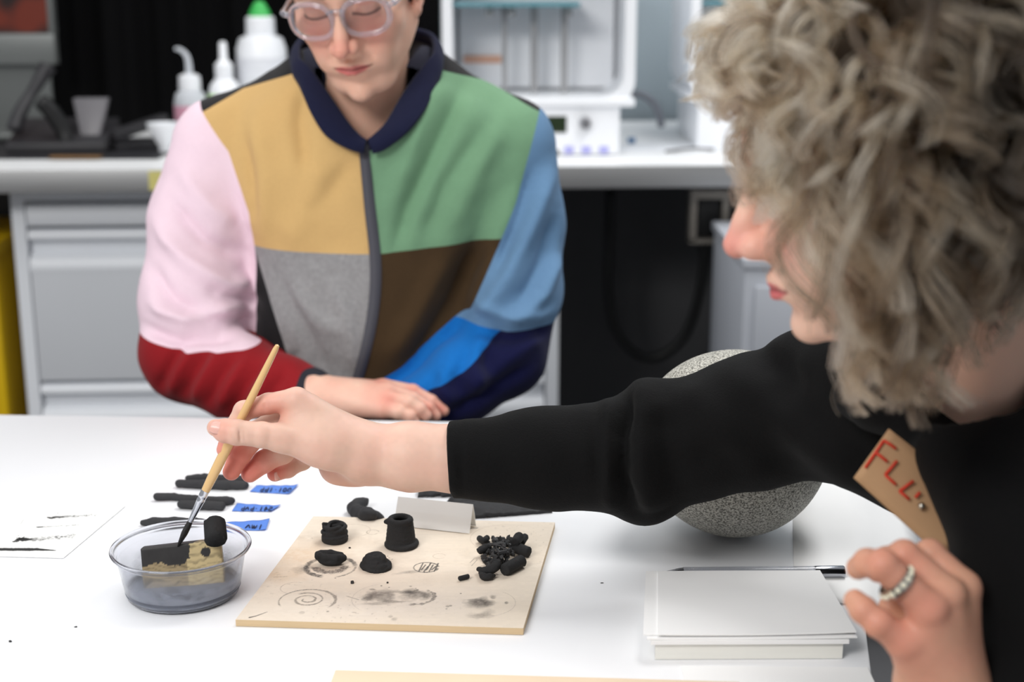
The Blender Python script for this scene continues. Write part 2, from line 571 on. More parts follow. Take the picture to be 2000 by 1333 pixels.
# ---- yellow bin left of the cabinet
yb = at(-26, 475, 3.02)
e = empty('storage_bin', (yb[0], 3.02, 0.0), ang, 'yellow plastic bin under the counter at the left edge', 'bin')
bm = bmesh.new()
H = yb[2]
v = add_box(bm, (-0.36, 0, 0), (0.015, 0.35, H - 0.03))
for q in v:
    if q.co.z < 0.01: q.co.x *= 0.9
bm_obj('body', bm, m_yellow, e, smooth=True, bevel=0.012, auto=0.7)
box('rim', (-0.375, -0.012, H - 0.03), (0.022, 0.36, H), m_yellow, e, bevel=0.005)
for i in range(3):
    box('rib', (-0.30 + 0.11 * i, -0.010, 0.05), (-0.275 + 0.11 * i, 0.002, H - 0.05), m_yellow, e, bevel=0.004)

# ---- black hose loops hanging in the dark opening
hy = 3.36
def hose(pts, r, label, y=hy):
    o = tube('hose', [at(a, b, y) for a, b in pts], r, m_black, None, 12, 48)
    return tag(o, label, 'hose')
hose([(1192, 372), (1190, 470), (1188, 560), (1200, 640), (1240, 690), (1285, 698), (1335, 660), (1362, 590), (1376, 500), (1380, 372)], 0.012,
     'thick black hose hanging in a deep loop under the counter')
hose([(1405, 372), (1408, 470), (1425, 560), (1460, 640), (1490, 690)], 0.010, 'thin black hose running down behind the woman and her nose', 3.4)
# ---- metal outlet box under the counter
ob = at(1350, 384, 3.10)
e = empty('outlet_box', ob, 0, 'small grey metal outlet box hanging under the counter edge, in front of the nose', 'outlet box')
m_al = M('dull aluminium', (150, 144, 136), 0.45, metal=0.6)
bm = bmesh.new()
add_box(bm, (0, 0, -0.10), (0.014, 0.05, 0.012)); add_box(bm, (0.07, 0, -0.10), (0.084, 0.05, 0.012)); add_box(bm, (0.014, 0, -0.006), (0.07, 0.05, 0.012)); add_box(bm, (0.0, 0, -0.105), (0.084, 0.05, -0.095))
bm_obj('housing', bm, m_al, e)
box('socket', (0.018, 0.012, -0.092), (0.066, 0.03, -0.010), m_black, e, bevel=0.004)

# ---- black curtain behind the left end of the counter
def curtain(name, x0, x1, y, z0, z1, mat, label):
    n = 160
    xs = np.linspace(x0, x1, n)
    yy = y + 0.018 * np.sin(xs * 38) + 0.010 * np.sin(xs * 91 + 1.0)
    V = np.vstack([np.stack([xs, yy, np.full(n, z0)], -1), np.stack([xs, yy * 1.0, np.full(n, z1)], -1),
                   np.stack([xs, yy + 0.006, np.full(n, z0)], -1), np.stack([xs, yy + 0.006, np.full(n, z1)], -1)])
    i = np.arange(n - 1)
    Q = np.vstack([np.stack([i, i + 1, n + i + 1, n + i], -1), np.stack([2 * n + i + 1, 2 * n + i, 3 * n + i, 3 * n + i + 1], -1)])
    o = np_mesh(name, V, Q, mat)
    return tag(o, label, 'curtain')
xa = at(-200, 100, 3.80)[0]; xb = at(862, 100, 3.80)[0]
curtain('curtain', xa, xb, 3.80, 0.912, 2.2, M('black curtain cloth', (7, 7, 8), 0.9, var=0.15, vscale=3, spec=0.1), 'black curtain hanging behind the left half of the counter')

# ---- all-in-one computer at the far left
p0 = at(105, 66, 3.62)
e = empty('desktop_computer', (p0[0] - 0.30, 3.62, 0.91), 0.0, 'silver desktop computer with dark red picture on screen at the upper left corner', 'computer')
zc = p0[2] - 0.91
m_sil = M('satin aluminium', (104, 107, 106), 0.4, metal=0.35, var=0.03)
box('chin', (-0.25, 0, zc - 0.075), (0.30, 0.03, zc), m_sil, e, bevel=0.003)
ms = M('red lit screen', (20, 5, 4), 0.3)
nt = ms.node_tree; bsd = nt.nodes['Principled BSDF']
nz = nt.nodes.new('ShaderNodeTexNoise'); nz.inputs['Scale'].default_value = 9; nz.inputs['Detail'].default_value = 1
rp = nt.nodes.new('ShaderNodeValToRGB'); rp.color_ramp.elements[0].color = (0.02, 0.004, 0.002, 1); rp.color_ramp.elements[0].position = 0.42
rp.color_ramp.elements[1].color = (0.55, 0.06, 0.012, 1); rp.color_ramp.elements[1].position = 0.62
nt.links.new(nz.outputs['Fac'], rp.inputs['Fac']); nt.links.new(rp.outputs['Color'], bsd.inputs['Emission Color'])
tcn = nt.nodes.new('ShaderNodeTexCoord'); nt.links.new(tcn.outputs['Object'], nz.inputs['Vector'])
bsd.inputs['Emission Strength'].default_value = 0.42
box('back_shell', (-0.25, 0.004, zc), (0.30, 0.035, zc + 0.34), m_sil, e, bevel=0.003)
box('screen', (-0.24, -0.002, zc + 0.004), (0.286, 0.006, zc + 0.325), ms, e)
bm = bmesh.new(); add_box(bm, (-0.10, 0.04, 0.004), (0.27, 0.052, zc - 0.06)); add_box(bm, (-0.10, -0.10, 0.0), (0.27, 0.10, 0.008))
bm_obj('stand', bm, m_sil, e)

# ---- desk phone in front of it
pp = on(100, 300, 0.9145)
e = empty('desk_phone', pp, 0.06, 'dark grey desk phone with raised display on the left of the counter', 'phone')
m_dg = M('charcoal plastic', (44, 43, 46), 0.45, var=0.08)
m_pg = M('grey display hood', (98, 96, 100), 0.4)
bm = bmesh.new(); v = add_box(bm, (-0.10, 0, 0), (0.12, 0.17, 0.022))
for q in v:
    if q.co.y > 0.1 and q.co.z > 0.01: q.co.z = 0.065
bm_obj('base', bm, m_dg, e, smooth=True, bevel=0.005, auto=0.7)
bm = bmesh.new(); v = add_box(bm, (0.035, 0.05, 0.03), (0.115, 0.075, 0.115))
for q in v:
    if q.co.z < 0.05: q.co.x = 0.055 if q.co.x < 0.07 else 0.098
    else: q.co.y += 0.035
bm_obj('display', bm, m_pg, e, smooth=True, bevel=0.004, auto=0.7)
tube('handset', [(-0.085, 0.03, 0.05), (-0.075, 0.05, 0.085), (-0.055, 0.08, 0.125), (-0.035, 0.10, 0.16), (-0.02, 0.11, 0.185)], [0.018, 0.016, 0.013, 0.016, 0.02], m_dg, e, 14, 24)
tube('rear_handset', [(-0.02, 0.02, 0.115), (0.0, 0.03, 0.09), (0.02, 0.035, 0.05), (0.03, 0.03, 0.02)], [0.018, 0.02, 0.018, 0.016], m_black, e, 14, 20)
kb = on(20, 272, 0.911)
e = empty('keyboard', on(10, 288, 0.911), 0.0, 'pale keyboard at the far left end of the counter', 'keyboard')
box('tray', (-0.28, 0.05, 0.012), (0.045, 0.17, 0.026), m_sil, e, bevel=0.004)
box('foot', (-0.27, 0.06, 0.0), (0.035, 0.16, 0.012), m_black, e)
# ---- cutting mat, ruler, funnel
a0 = on(-120, 311, 0.911); a1 = on(330, 309, 0.911)
mt = box('cutting_mat', (a0[0], a0[1], 0.9105), (a1[0] - 0.02, a0[1] + 0.42, 0.914), M('dark mat', (38, 38, 42), 0.5, var=0.25, vscale=14))
tag(mt, 'dark cutting mat lying on the left of the counter under the phone', 'mat')
a0 = on(95, 310, 0.914)
rl = box('ruler', (a0[0], a0[1] + 0.003, 0.914), (a0[0] + 0.11, a0[1] + 0.028, 0.918), M('brown wood', (120, 88, 50), 0.5, var=0.15, vscale=40))
tag(rl, 'short brown wooden ruler on the dark cutting mat', 'ruler')
st = on(274, 288, 0.9145)
e = empty('stapler', st, 0.9, 'black stapler beside the white funnel on the counter', 'stapler')
bm = bmesh.new(); v = add_box(bm, (-0.075, -0.016, 0.0), (0.075, 0.016, 0.014)); bm_obj('base', bm, m_dg, e, smooth=True, bevel=0.004, auto=0.7)
bm = bmesh.new(); v = add_box(bm, (-0.075, -0.015, 0.02), (0.075, 0.015, 0.045))
for q in v:
    if q.co.x > 0: q.co.z += 0.028
bm_obj('arm', bm, m_dg, e, smooth=True, bevel=0.006, auto=0.7)
fp = on(322, 296, 0.914)
e = empty('funnel', fp, 0.0, 'small white funnel standing on the counter beside the pink sleeve', 'funnel')
lathe('cone', [(0.010, 0.0), (0.012, 0.0), (0.013, 0.012), (0.036, 0.055), (0.037, 0.064), (0.034, 0.064), (0.033, 0.056), (0.010, 0.014), (0.010, 0.0)], m_white, e, 32, closed=False)

# ---- bottles
m_clear = M('cloudy bottle plastic', (222, 226, 232), 0.3, trans=0.35, ior=1.2)
m_pinkliq = M('pink label', (205, 150, 170), 0.5)
m_greenl = M('pale green label', (186, 226, 160), 0.5)
m_lab = M('printed white label', (222, 224, 230), 0.5, var=0.12, vscale=60, stretch=(0.2, 0.2, 3))
m_gcap = M('green cap', (60, 176, 84), 0.4)
def bottle_at(px, pbase, y):
    p = at(px, pbase, y); return p
yb_ = 3.42
sc = 1.0 / (F / (yb_ * math.cos(PITCH) + 0.3 * math.sin(PITCH)))       # metres per pixel there
p = at(378, 300, yb_); H0 = at(378, 176, yb_)[2] - 0.911
e = empty('wash_bottle', (p[0], yb_, 0.911), 0, 'small clear wash bottle with bent white spout and pink label', 'bottle')
lathe('body', [(0, 0), (0.037, 0), (0.039, 0.004), (0.039, H0 - 0.03), (0.034, H0 - 0.008), (0.024, H0), (0, H0)], m_clear, e)
lathe('label', [(0.0395, 0.03), (0.0398, 0.03), (0.0398, H0 - 0.035), (0.0395, H0 - 0.035)], m_pinkliq, e)
lathe('cap', [(0, H0), (0.025, H0), (0.026, H0 + 0.004), (0.025, H0 + 0.032), (0.015, H0 + 0.038), (0, H0 + 0.038)], m_white, e)
zt = H0 + 0.038
tube('spout', [(0, 0, zt - 0.004), (0, 0, zt + 0.02), (-0.004, 0, zt + 0.042), (-0.018, 0, zt + 0.056), (-0.03, 0, zt + 0.058)], [0.0085, 0.0075, 0.0065, 0.005, 0.004], m_clear, e, 14, 24)
p = at(442, 300, yb_); H1 = at(442, 165, yb_)[2] - 0.911; Ht = at(442, 82, yb_)[2] - 0.911
e = empty('dropper_bottle', (p[0], yb_ + 0.02, 0.911), 0, 'white dropper bottle with pale green label between the two other bottles', 'bottle')
lathe('body', [(0, 0), (0.036, 0), (0.038, 0.004), (0.038, H1 - 0.02), (0.033, H1 - 0.002), (0.022, H1 + 0.012), (0.018, H1 + 0.014), (0, H1 + 0.014)], m_white, e)
lathe('label', [(0.0385, 0.02), (0.0388, 0.02), (0.0388, H1 - 0.022), (0.0385, H1 - 0.022)], m_greenl, e)
lathe('cap', [(0, H1 + 0.014), (0.02, H1 + 0.014), (0.021, H1 + 0.02), (0.021, H1 + 0.045), (0.012, H1 + 0.055), (0.0095, H1 + 0.058), (0.0085, Ht - 0.004), (0.006, Ht), (0, Ht)], m_white, e)
p = at(519, 300, yb_ + 0.10); H2 = at(519, 70, yb_ + 0.1)[2] - 0.911; Hc = at(519, 32, yb_ + 0.1)[2] - 0.911; Hp = at(519, 2, yb_ + 0.1)[2] - 0.911
e = empty('squeeze_bottle', (p[0], yb_ + 0.10, 0.911), 0, 'large white bottle with green pointed cap behind the shoulder of the man', 'bottle')
lathe('body', [(0, 0), (0.056, 0), (0.06, 0.005), (0.06, H2 - 0.03), (0.052, H2 - 0.006), (0.04, H2), (0.03, H2 + 0.002), (0, H2 + 0.002)], m_white, e)
lathe('label', [(0.0605, 0.05), (0.0608, 0.05), (0.0608, H2 - 0.05), (0.0605, H2 - 0.05)], m_lab, e)
lathe('collar', [(0, H2), (0.034, H2), (0.035, H2 + 0.004), (0.034, Hc - 0.004), (0.03, Hc), (0, Hc)], m_white, e)
lathe('cap', [(0, Hc), (0.027, Hc), (0.024, Hc + 0.012), (0.014, Hp - 0.006), (0.008, Hp), (0, Hp)], m_gcap, e)

# ---- resin printer
m_body = M('printer white enamel', (236, 238, 242), 0.35)
m_in = M('printer inner white', (240, 242, 246), 0.4)
m_post = M('steel post', (168, 168, 170), 0.45, metal=0.3)
m_teal = M('teal glass plate', (120, 170, 182), 0.15, trans=0.3, ior=1.3)
m_lcd = M('dark green display', (32, 46, 26), 0.25)
m_orange = M('orange sticker', (226, 176, 150), 0.6)
m_violet = M('violet print', (170, 170, 226), 0.6)
m_knob = M('chrome knob', (190, 190, 195), 0.2, metal=0.9)
def printer(label):
    yf = 3.17
    b0 = at(1210, 303, yf)
    e = empty('resin_printer', (0, 0, 0), 0, label, 'printer')
    X = lambda px: at(px, 200, yf)[0]
    Z = lambda py: at(1000, py, yf)[2]
    x0, x1 = X(865), X(1240); zb = 0.911
    zl = Z(196)
    bm = bmesh.new(); add_box(bm, (x0 + 0.02, yf, zb), (X(1212), yf + 0.40, zl - 0.012)); bm_obj('base', bm, m_body, e, smooth=True, bevel=0.008, auto=0.7)
    box('ledge', (x0, yf - 0.010, zl - 0.014), (x1, yf + 0.42, zl + 0.004), m_body, e, bevel=0.006)
    # open front hood: rounded frame
    def rrect(hx0, hx1, hz0, hz1, r, n=8):
        P = []
        for cx, cz, a0 in ((hx1 - r, hz1 - r, 0), (hx0 + r, hz1 - r, 90), (hx0 + r, hz0 + r, 180), (hx1 - r, hz0 + r, 270)):
            for i in range(n + 1):
                a = math.radians(a0 + 90 * i / n); P.append((cx + r * math.cos(a), cz + r * math.sin(a)))
        return P
    zt = Z(-140)
    o_ = rrect(x0, x1, zl - 0.012, zt, 0.055); i_ = rrect(x0 + 0.022, x1 - 0.024, zl + 0.006, zt - 0.02, 0.05)
    bm = bmesh.new()
    rings = []
    for (P, y) in ((o_, yf + 0.41), (o_, yf + 0.004), (i_, yf + 0.004), (i_, yf + 0.25)):
        rings.append([bm.verts.new((x, y, z)) for x, z in P])
    n = len(o_)
    for a, b in zip(rings[:-1], rings[1:]):
        for i in range(n):
            bm.faces.new((a[i], a[(i + 1) % n], b[(i + 1) % n], b[i]))
    bm.faces.new(rings[-1]); bm.faces.new(rings[0][::-1])
    bm_obj('hood', bm, m_body, e, smooth=True, auto=0.5)
    box('inner_panel', (x0 + 0.03, yf + 0.225, zl + 0.012), (x1 - 0.034, yf + 0.24, zt - 0.03), m_in, e)
    for px, w in ((985, 0.006), (1045, 0.0085), (1106, 0.0085)):
        lathe('post', [(0, 0), (w, 0), (w, Z(20) - zl), (0, Z(20) - zl)], m_post, e, 20, Matrix.Translation((X(px), yf + 0.15, zl + 0.005)))
    pl = box('build_plate', (X(872), yf + 0.03, Z(14)), (X(1132), yf + 0.21, Z(4)), m_teal, e, bevel=0.002)
    for px in (955, 1000, 1112):
        box('bracket', (X(px) - 0.008, yf + 0.08, Z(34)), (X(px) + 0.008, yf + 0.2, Z(14)), m_post, e, bevel=0.002)
    box('sticker', (X(900), yf + 0.219, Z(134)), (X(978), yf + 0.224, Z(119)), m_orange, e)
    dsp = box('display', (X(1068), yf - 0.003, Z(259)), (X(1107), yf + 0.004, Z(227)), m_lcd, e, bevel=0.001)
    kn = lathe('knob', [(0, 0), (0.014, 0), (0.014, 0.012), (0.011, 0.02), (0, 0.021)], m_knob, e, 28, Matrix.Translation((X(1143), yf, Z(240))) @ Matrix.Rotation(math.pi / 2, 4, 'X'))
    for px in (1112, 1146, 1181):
        box('printed_mark', (X(px) - 0.010, yf - 0.0012, Z(300)), (X(px) + 0.010, yf + 0.002, Z(286)), m_violet, e)
    box('port', (X(1084), yf - 0.0016, Z(303)), (X(1092), yf + 0.002, Z(293)), m_black, e)
    return e
pr1 = printer('white resin printer with dark display and knob behind the green shoulder')
def copy_tree(o, parent=None):
    c = o.copy(); COL.objects.link(c)
    if parent is not None: c.parent = parent
    for ch in [k for k in bpy.data.objects if k.parent == o]:
        copy_tree(ch, c)
    return c
pr2 = copy_tree(pr1)
pr2['label'] = 'second white printer at the right end of the counter, half hidden by the grey curls'
pr2.location = (at(1348, 150, 3.30)[0] - at(865, 150, 3.17)[0], 0.13, 0)
pr1['group'] = pr2['group'] = 'white printers on the counter'
# grey hose between the printers
o = tube('drain_hose', [at(1225, 188, 3.3), at(1250, 184, 3.3), at(1275, 200, 3.3), at(1288, 225, 3.32), at(1291, 245, 3.34)], 0.009, M('grey hose', (92, 96, 104), 0.5), None, 12, 30)
tag(o, 'short grey hose curving down beside the left printer', 'hose')
# papers and tool on the counter right
pq = on(1330, 296, 0.911)
e_ = box('paper_sheet', (-0.18, -0.07, 0), (0.2, 0.09, 0.0015), m_white); e_.location = pq + np.array([0, 0.06, 0]); e_.rotation_euler = (0, 0, 0.15)
tag(e_, 'white paper sheet lying on the counter between the printers', 'paper')
o = tube('tweezers', [on(1395, 292, 0.916), on(1350, 290, 0.918), on(1300, 296, 0.915)], 0.0025, M('dark metal', (70, 66, 64), 0.4, metal=0.6), None, 8, 12)
tag(o, 'thin dark tweezers on the white counter near the curls', 'tool')
o = lathe('bottle_cap', [(0, 0), (0.010, 0), (0.010, 0.010), (0.008, 0.012), (0, 0.012)], M('blue plastic', (70, 110, 150), 0.4), None, 24); o.location = on(1233, 279, 0.911)
tag(o, 'small blue cap on the counter beside the left printer', 'cap')
# ================================================================ THE WORK TABLE AND WHAT LIES ON IT
m_table = M('white table laminate', (240, 241, 244), 0.38, var=0.01, vscale=5)
m_paper = M('white paper', (240, 240, 240), 0.8, var=0.01, vscale=30)
fl = on(0, 810, TZ); fr = on(1641, 835, TZ); nr = on(1708, 1360, TZ)
d0 = fr - fl; d0 /= np.linalg.norm(d0); d1 = nr - fr; d1 /= np.linalg.norm(d1)
fl2 = fl - d0 * 0.7; nr2 = nr + d1 * 0.25; nl2 = fl2 + (nr2 - fr)
TB = empty('work_table', fr, 0, 'large white work table in the foreground under the craft samples', 'table')
bm = bmesh.new()
c4 = [p - fr for p in (fl2, fr, nr2, nl2)]
a = [bm.verts.new((p[0], p[1], 0)) for p in c4]; b = [bm.verts.new((p[0], p[1], -0.028)) for p in c4]
bm.faces.new(a); bm.faces.new(b[::-1])
for i in range(4): bm.faces.new((a[i], b[i], b[(i + 1) % 4], a[(i + 1) % 4]))
bm_obj('tabletop', bm, m_table, TB, smooth=True, bevel=0.002, auto=0.5)
cc = sum(c4) / 4
for p in c4:
    q = p + (cc - p) * 0.12
    box('leg', (q[0] - 0.025, q[1] - 0.025, -0.75), (q[0] + 0.025, q[1] + 0.025, -0.028), m_black, TB, bevel=0.003)

# paper sheet folded over the right edge of the table
def edge_pt(s): return fr + d1 * s                 # s metres along the right edge from the far corner
Lr = np.linalg.norm(nr2 - fr)
s_of = lambda py: float((on(1650 + (py - 930) * 0.137, py, TZ) - fr) @ d1)
out = np.array([d1[1], -d1[0], 0.0]); out = -out if out[0] < 0 else out
n = 26
sA, sB = s_of(905), s_of(1185)
ss = np.linspace(sA, sB, n)
fw_ = np.interp(ss, [sA, s_of(1010), s_of(1075), s_of(1130), sB], [0.075, 0.085, 0.062, 0.05, 0.018])
fw_ = fw_ + 0.002 * np.array([math.sin(9 * i) for i in range(n)]) * (np.arange(n) > 8)
V = []
cols_ = [-0.06, -0.03, -0.004, 0.003, 0.25, 0.5, 0.75, 1.0]
for i in range(n):
    e0 = edge_pt(ss[i])
    for c in cols_:
        if c < 0.01: V.append(e0 + out * c + np.array([0, 0, 0.0012]))
        else: V.append(e0 + out * (0.003 + fw_[i] * c * 0.86) + np.array([0, 0, 0.0008 - fw_[i] * (0.42 * c + 0.10 * c * c)]))
V = np.array(V); k = len(cols_)
ii, jj = np.meshgrid(np.arange(n - 1), np.arange(k - 1), indexing='ij'); q0 = (ii * k + jj).ravel()
Q = np.stack([q0, q0 + 1, q0 + k + 1, q0 + k], -1)
o = np_mesh('paper_sheet', V, Q, m_paper)
md = o.modifiers.new('thick', 'SOLIDIFY'); md.thickness = 0.0006; md.offset = -1
tag(o, 'white paper with torn edge folded down over the right table edge', 'paper')

# ---------------------------------------------------------------- painted grids
def plane_frame(c00, c10, c01):
    """origin and unit axes of a flat sheet from three corners"""
    ex = c10 - c00; ey = c01 - c00
    return c00, ex, ey

def sheet_grid(corners, nu, nv):
    """bilinear grid over four corners fl(0,0) fr(1,0) br(1,1) bl(0,1)"""
    u, v = np.meshgrid(np.linspace(0, 1, nu), np.linspace(0, 1, nv), indexing='ij')
    u = u.ravel()[:, None]; v = v.ravel()[:, None]
    P = corners[0] * (1 - u) * (1 - v) + corners[1] * u * (1 - v) + corners[2] * u * v + corners[3] * (1 - u) * v
    i, j = np.meshgrid(np.arange(nu - 1), np.arange(nv - 1), indexing='ij')
    q = (i * nv + j).ravel()
    return P, np.stack([q, q + nv, q + nv + 1, q + 1], -1)

def lin(c): return np.array(srgb(*c)[:3])

class Paint:
    def __init__(s, P, base):
        s.P = P; s.C = np.tile(np.asarray(base, float), (len(P), 1))
        s.n1 = vnoise(P, 900, 3); s.n2 = vnoise(P, 300, 4); s.n3 = vnoise(P, 90, 5); s.n4 = vnoise(P, 25, 6)
    def mul(s, a, col):
        a = np.clip(a, 0, 1)[:, None]
        s.C = s.C * (1 - a) + np.asarray(col) * a
    def blob(s, px, py, rx, ry, col, a=0.7, soft=0.5, rag=0.3, rot=0.0, z=TZ):
        c = on(px, py, z)
        dx = s.P[:, 0] - c[0]; dy = s.P[:, 1] - c[1]
        ca, sa = math.cos(rot), math.sin(rot)
        x = (dx * ca + dy * sa) / rx; y = (-dx * sa + dy * ca) / ry
        d = np.sqrt(x * x + y * y) + rag * (0.6 * s.n3 + 0.4 * s.n2)
        t = np.clip((1 - d) / soft, 0, 1)
        s.mul(t * a * (0.72 + 0.28 * s.n2 + 0.15 * s.n1), col)
    def ring(s, px, py, r, w, col, a=0.6, a0=0, a1=360, squash=1.0, spiral=0.0, z=TZ, rag=0.25, wvar=0.0):
        """arc of radius r and width w from angle a0 to a1 (degrees, ccw seen from above); spiral = radius change per turn"""
        c = on(px, py, z)
        dx = s.P[:, 0] - c[0]; dy = (s.P[:, 1] - c[1]) / squash
        rr = np.hypot(dx, dy); th = np.degrees(np.arctan2(dy, dx)) % 360
        best = np.zeros(len(rr))
        for turn in range(-1, int((a1) // 360) + 1):
            A = th + 360 * turn
            R = r + spiral * (A - a0) / 360
            ww = w * (1 + wvar * np.sin(np.radians(A * 1.3 + 40)))
            t = np.clip((1 - np.abs(rr - R) / ww + rag * (s.n2 * 0.6 + s.n1 * 0.5)) / 0.5, 0, 1)
            ends = np.clip((A - a0) / 12, 0, 1) * np.clip((a1 - A) / 12, 0, 1)
            best = np.maximum(best, t * ends)
        s.mul(best * a * (0.75 + 0.3 * s.n1 + 0.1 * s.n2), col)
    def line(s, pts, w, col, a=0.7, z=TZ, rag=0.3, taper=None, dry=0.0):
        Q = [on(p[0], p[1], z)[:2] for p in pts]
        best = np.zeros(len(s.P)); tot = len(Q) - 1
        for i in range(tot):
            A = Q[i]; B = Q[i + 1]; ba = B - A; L2 = ba @ ba + 1e-12
            t = np.clip(((s.P[:, 0] - A[0]) * ba[0] + (s.P[:, 1] - A[1]) * ba[1]) / L2, 0, 1)
            d = np.hypot(s.P[:, 0] - A[0] - t * ba[0], s.P[:, 1] - A[1] - t * ba[1])
            g = (i + t) / tot
            ww = w * (np.interp(g, np.linspace(0, 1, len(taper)), taper) if taper else 1.0)
            v = np.clip((1 - d / np.maximum(ww, 1e-6) + rag * (0.5 * s.n2 + 0.5 * s.n1)) / 0.4, 0, 1)
            if dry: v = v * np.clip(1 - dry * g * (0.8 + 1.2 * s.n1), 0, 1)
            best = np.maximum(best, v)
        s.mul(best * a, col)

coal = lin((38, 36, 37)); coalsoft = lin((74, 68, 66)); brown = lin((176, 150, 122))

# ---------------------------------------------------------------- the plywood board
ZB = TZ + 0.0065
bc = [on(460, 1211, ZB), on(1022, 1228, ZB), on(1084, 1021, ZB), on(612, 1009, ZB)]
P, Q = sheet_grid(bc, 440, 440)
K = Paint(P, lin((230, 217, 200)))
nt_ = vnoise(P * np.array([1, 5, 1]), 60, 8)
K.C *= (1 + 0.035 * nt_ + 0.02 * K.n2)[:, None]
warm = lin((214, 186, 148)); pale = lin((236, 228, 217))
K.blob(600, 1190, 0.085, 0.05, pale, 0.55, 0.9, 0.25, z=ZB); K.blob(800, 1180, 0.10, 0.05, lin((226, 216, 208)), 0.7, 0.9, 0.3, z=ZB)
K.blob(760, 1130, 0.11, 0.06, lin((218, 204, 188)), 0.6, 0.9, 0.3, z=ZB)
K.blob(575, 1085, 0.06, 0.05, lin((206, 176, 142)), 0.65, 0.9, 0.3, z=ZB); K.blob(540, 1125, 0.035, 0.022, lin((198, 166, 128)), 0.55, 0.9, 0.3, z=ZB)
K.blob(660, 1060, 0.06, 0.02, lin((190, 166, 142)), 0.4, 0.9, 0.4, z=ZB); K.blob(960, 1070, 0.07, 0.07, lin((226, 208, 184)), 0.5, 0.9, 0.3, z=ZB)
K.blob(880, 1130, 0.06, 0.02, lin((196, 180, 162)), 0.35, 0.9, 0.4, z=ZB)
K.blob(700, 1105, 0.06, 0.03, lin((180, 160, 142)), 0.30, 0.9, 0.5, z=ZB)
# rings and smears
K.ring(645, 1108, 0.0225, 0.0040, coal, 0.98, 95, 262, z=ZB, wvar=0.2); K.ring(645, 1108, 0.0232, 0.0028, coalsoft, 0.92, 0, 95, z=ZB); K.ring(645, 1109, 0.0235, 0.0014, coalsoft, 0.75, 285, 372, z=ZB)
K.blob(600, 1111, 0.006, 0.009, coalsoft, 0.55, 0.7, 0.6, z=ZB); K.blob(592, 1112, 0.010, 0.012, coalsoft, 0.35, 0.9, 0.9, z=ZB)
K.ring(646, 1107, 0.0135, 0.0048, lin((72, 64, 62)), 0.9, 180, 372, z=ZB, rag=0.5)
K.blob(648, 1104, 0.014, 0.011, lin((150, 130, 116)), 0.6, 0.6, 0.3, z=ZB)
# spiral
K.ring(600, 1172, 0.0035, 0.0013, lin((108, 100, 92)), 0.85, 150, 150 + 700, squash=0.95, spiral=0.0062, z=ZB, wvar=0.3)
K.ring(600, 1174, 0.0250, 0.0014, lin((100, 93, 88)), 0.85, -38, 212, squash=0.95, z=ZB, wvar=0.35)
K.ring(575, 1149, 0.0125, 0.0005, lin((150, 138, 126)), 0.6, 60, 250, z=ZB); K.ring(690, 1037, 0.017, 0.0005, lin((170, 150, 130)), 0.6, -60, 150, z=ZB); K.ring(728, 1040, 0.006, 0.0006, lin((150, 134, 118)), 0.8, 0, 330, z=ZB)
K.ring(760, 1170, 0.033, 0.0004, lin((165, 155, 148)), 0.6, 110, 230, z=ZB); K.ring(858, 1087, 0.006, 0.0005, lin((176, 158, 138)), 0.6, 0, 330, z=ZB)
K.ring(945, 1178, 0.028, 0.0004, lin((160, 148, 138)), 0.6, -70, 60, z=ZB); K.ring(990, 1052, 0.036, 0.0005, lin((190, 170, 148)), 0.6, 60, 250, z=ZB)
# smudges in the middle
K.blob(742, 1165, 0.018, 0.016, lin((104, 98, 94)), 0.85, 0.6, 0.5, z=ZB); K.blob(806, 1164, 0.019, 0.016, lin((100, 94, 90)), 0.85, 0.6, 0.5, z=ZB)
K.blob(720, 1170, 0.007, 0.007, coal, 0.95, 0.6, 0.6, z=ZB); K.blob(800, 1158, 0.013, 0.006, coal, 0.9, 0.7, 0.5, z=ZB); K.blob(832, 1165, 0.006, 0.010, coal, 0.85, 0.7, 0.6, z=ZB)
K.blob(772, 1176, 0.013, 0.0035, coal, 0.9, 0.6, 0.5, z=ZB); K.blob(728, 1152, 0.004, 0.0025, coal, 0.8, 0.6, 0.5, z=ZB); K.blob(740, 1180, 0.018, 0.003, coalsoft, 0.6, 0.7, 0.6, z=ZB)
K.ring(812, 1166, 0.0165, 0.0022, coalsoft, 0.8, -110, 60, z=ZB, rag=0.7); K.line([(700, 1172), (680, 1166)], 0.001, coalsoft, 0.4, z=ZB)
K.blob(724, 1166, 0.011, 0.012, coal, 0.8, 0.9, 0.6, z=ZB); K.blob(800, 1157, 0.018, 0.008, coal, 0.85, 0.8, 0.6, z=ZB)
K.blob(740, 1170, 0.060, 0.030, lin((176, 164, 152)), 0.30, 0.9, 0.6, z=ZB); K.blob(985, 1095, 0.05, 0.035, lin((176, 160, 142)), 0.35, 0.9, 0.6, z=ZB); K.blob(650, 1050, 0.045, 0.02, lin((140, 122, 106)), 0.35, 0.9, 0.6, z=ZB)
# smudge right
K.blob(943, 1176, 0.0125, 0.011, coal, 1.0, 0.6, 0.5, z=ZB); K.blob(940, 1180, 0.015, 0.013, lin((110, 102, 96)), 0.75, 0.5, 0.4, z=ZB); K.blob(951, 1197, 0.008, 0.013, coalsoft, 0.6, 0.9, 0.7, z=ZB, rot=-0.5); K.blob(940, 1202, 0.012, 0.006, lin((130, 120, 110)), 0.6, 0.9, 0.9, z=ZB)
K.blob(962, 1168, 0.004, 0.006, coal, 0.8, 0.8, 0.8, z=ZB); K.blob(989, 1178, 0.002, 0.0035, coal, 0.9, 0.4, 0.3, z=ZB)
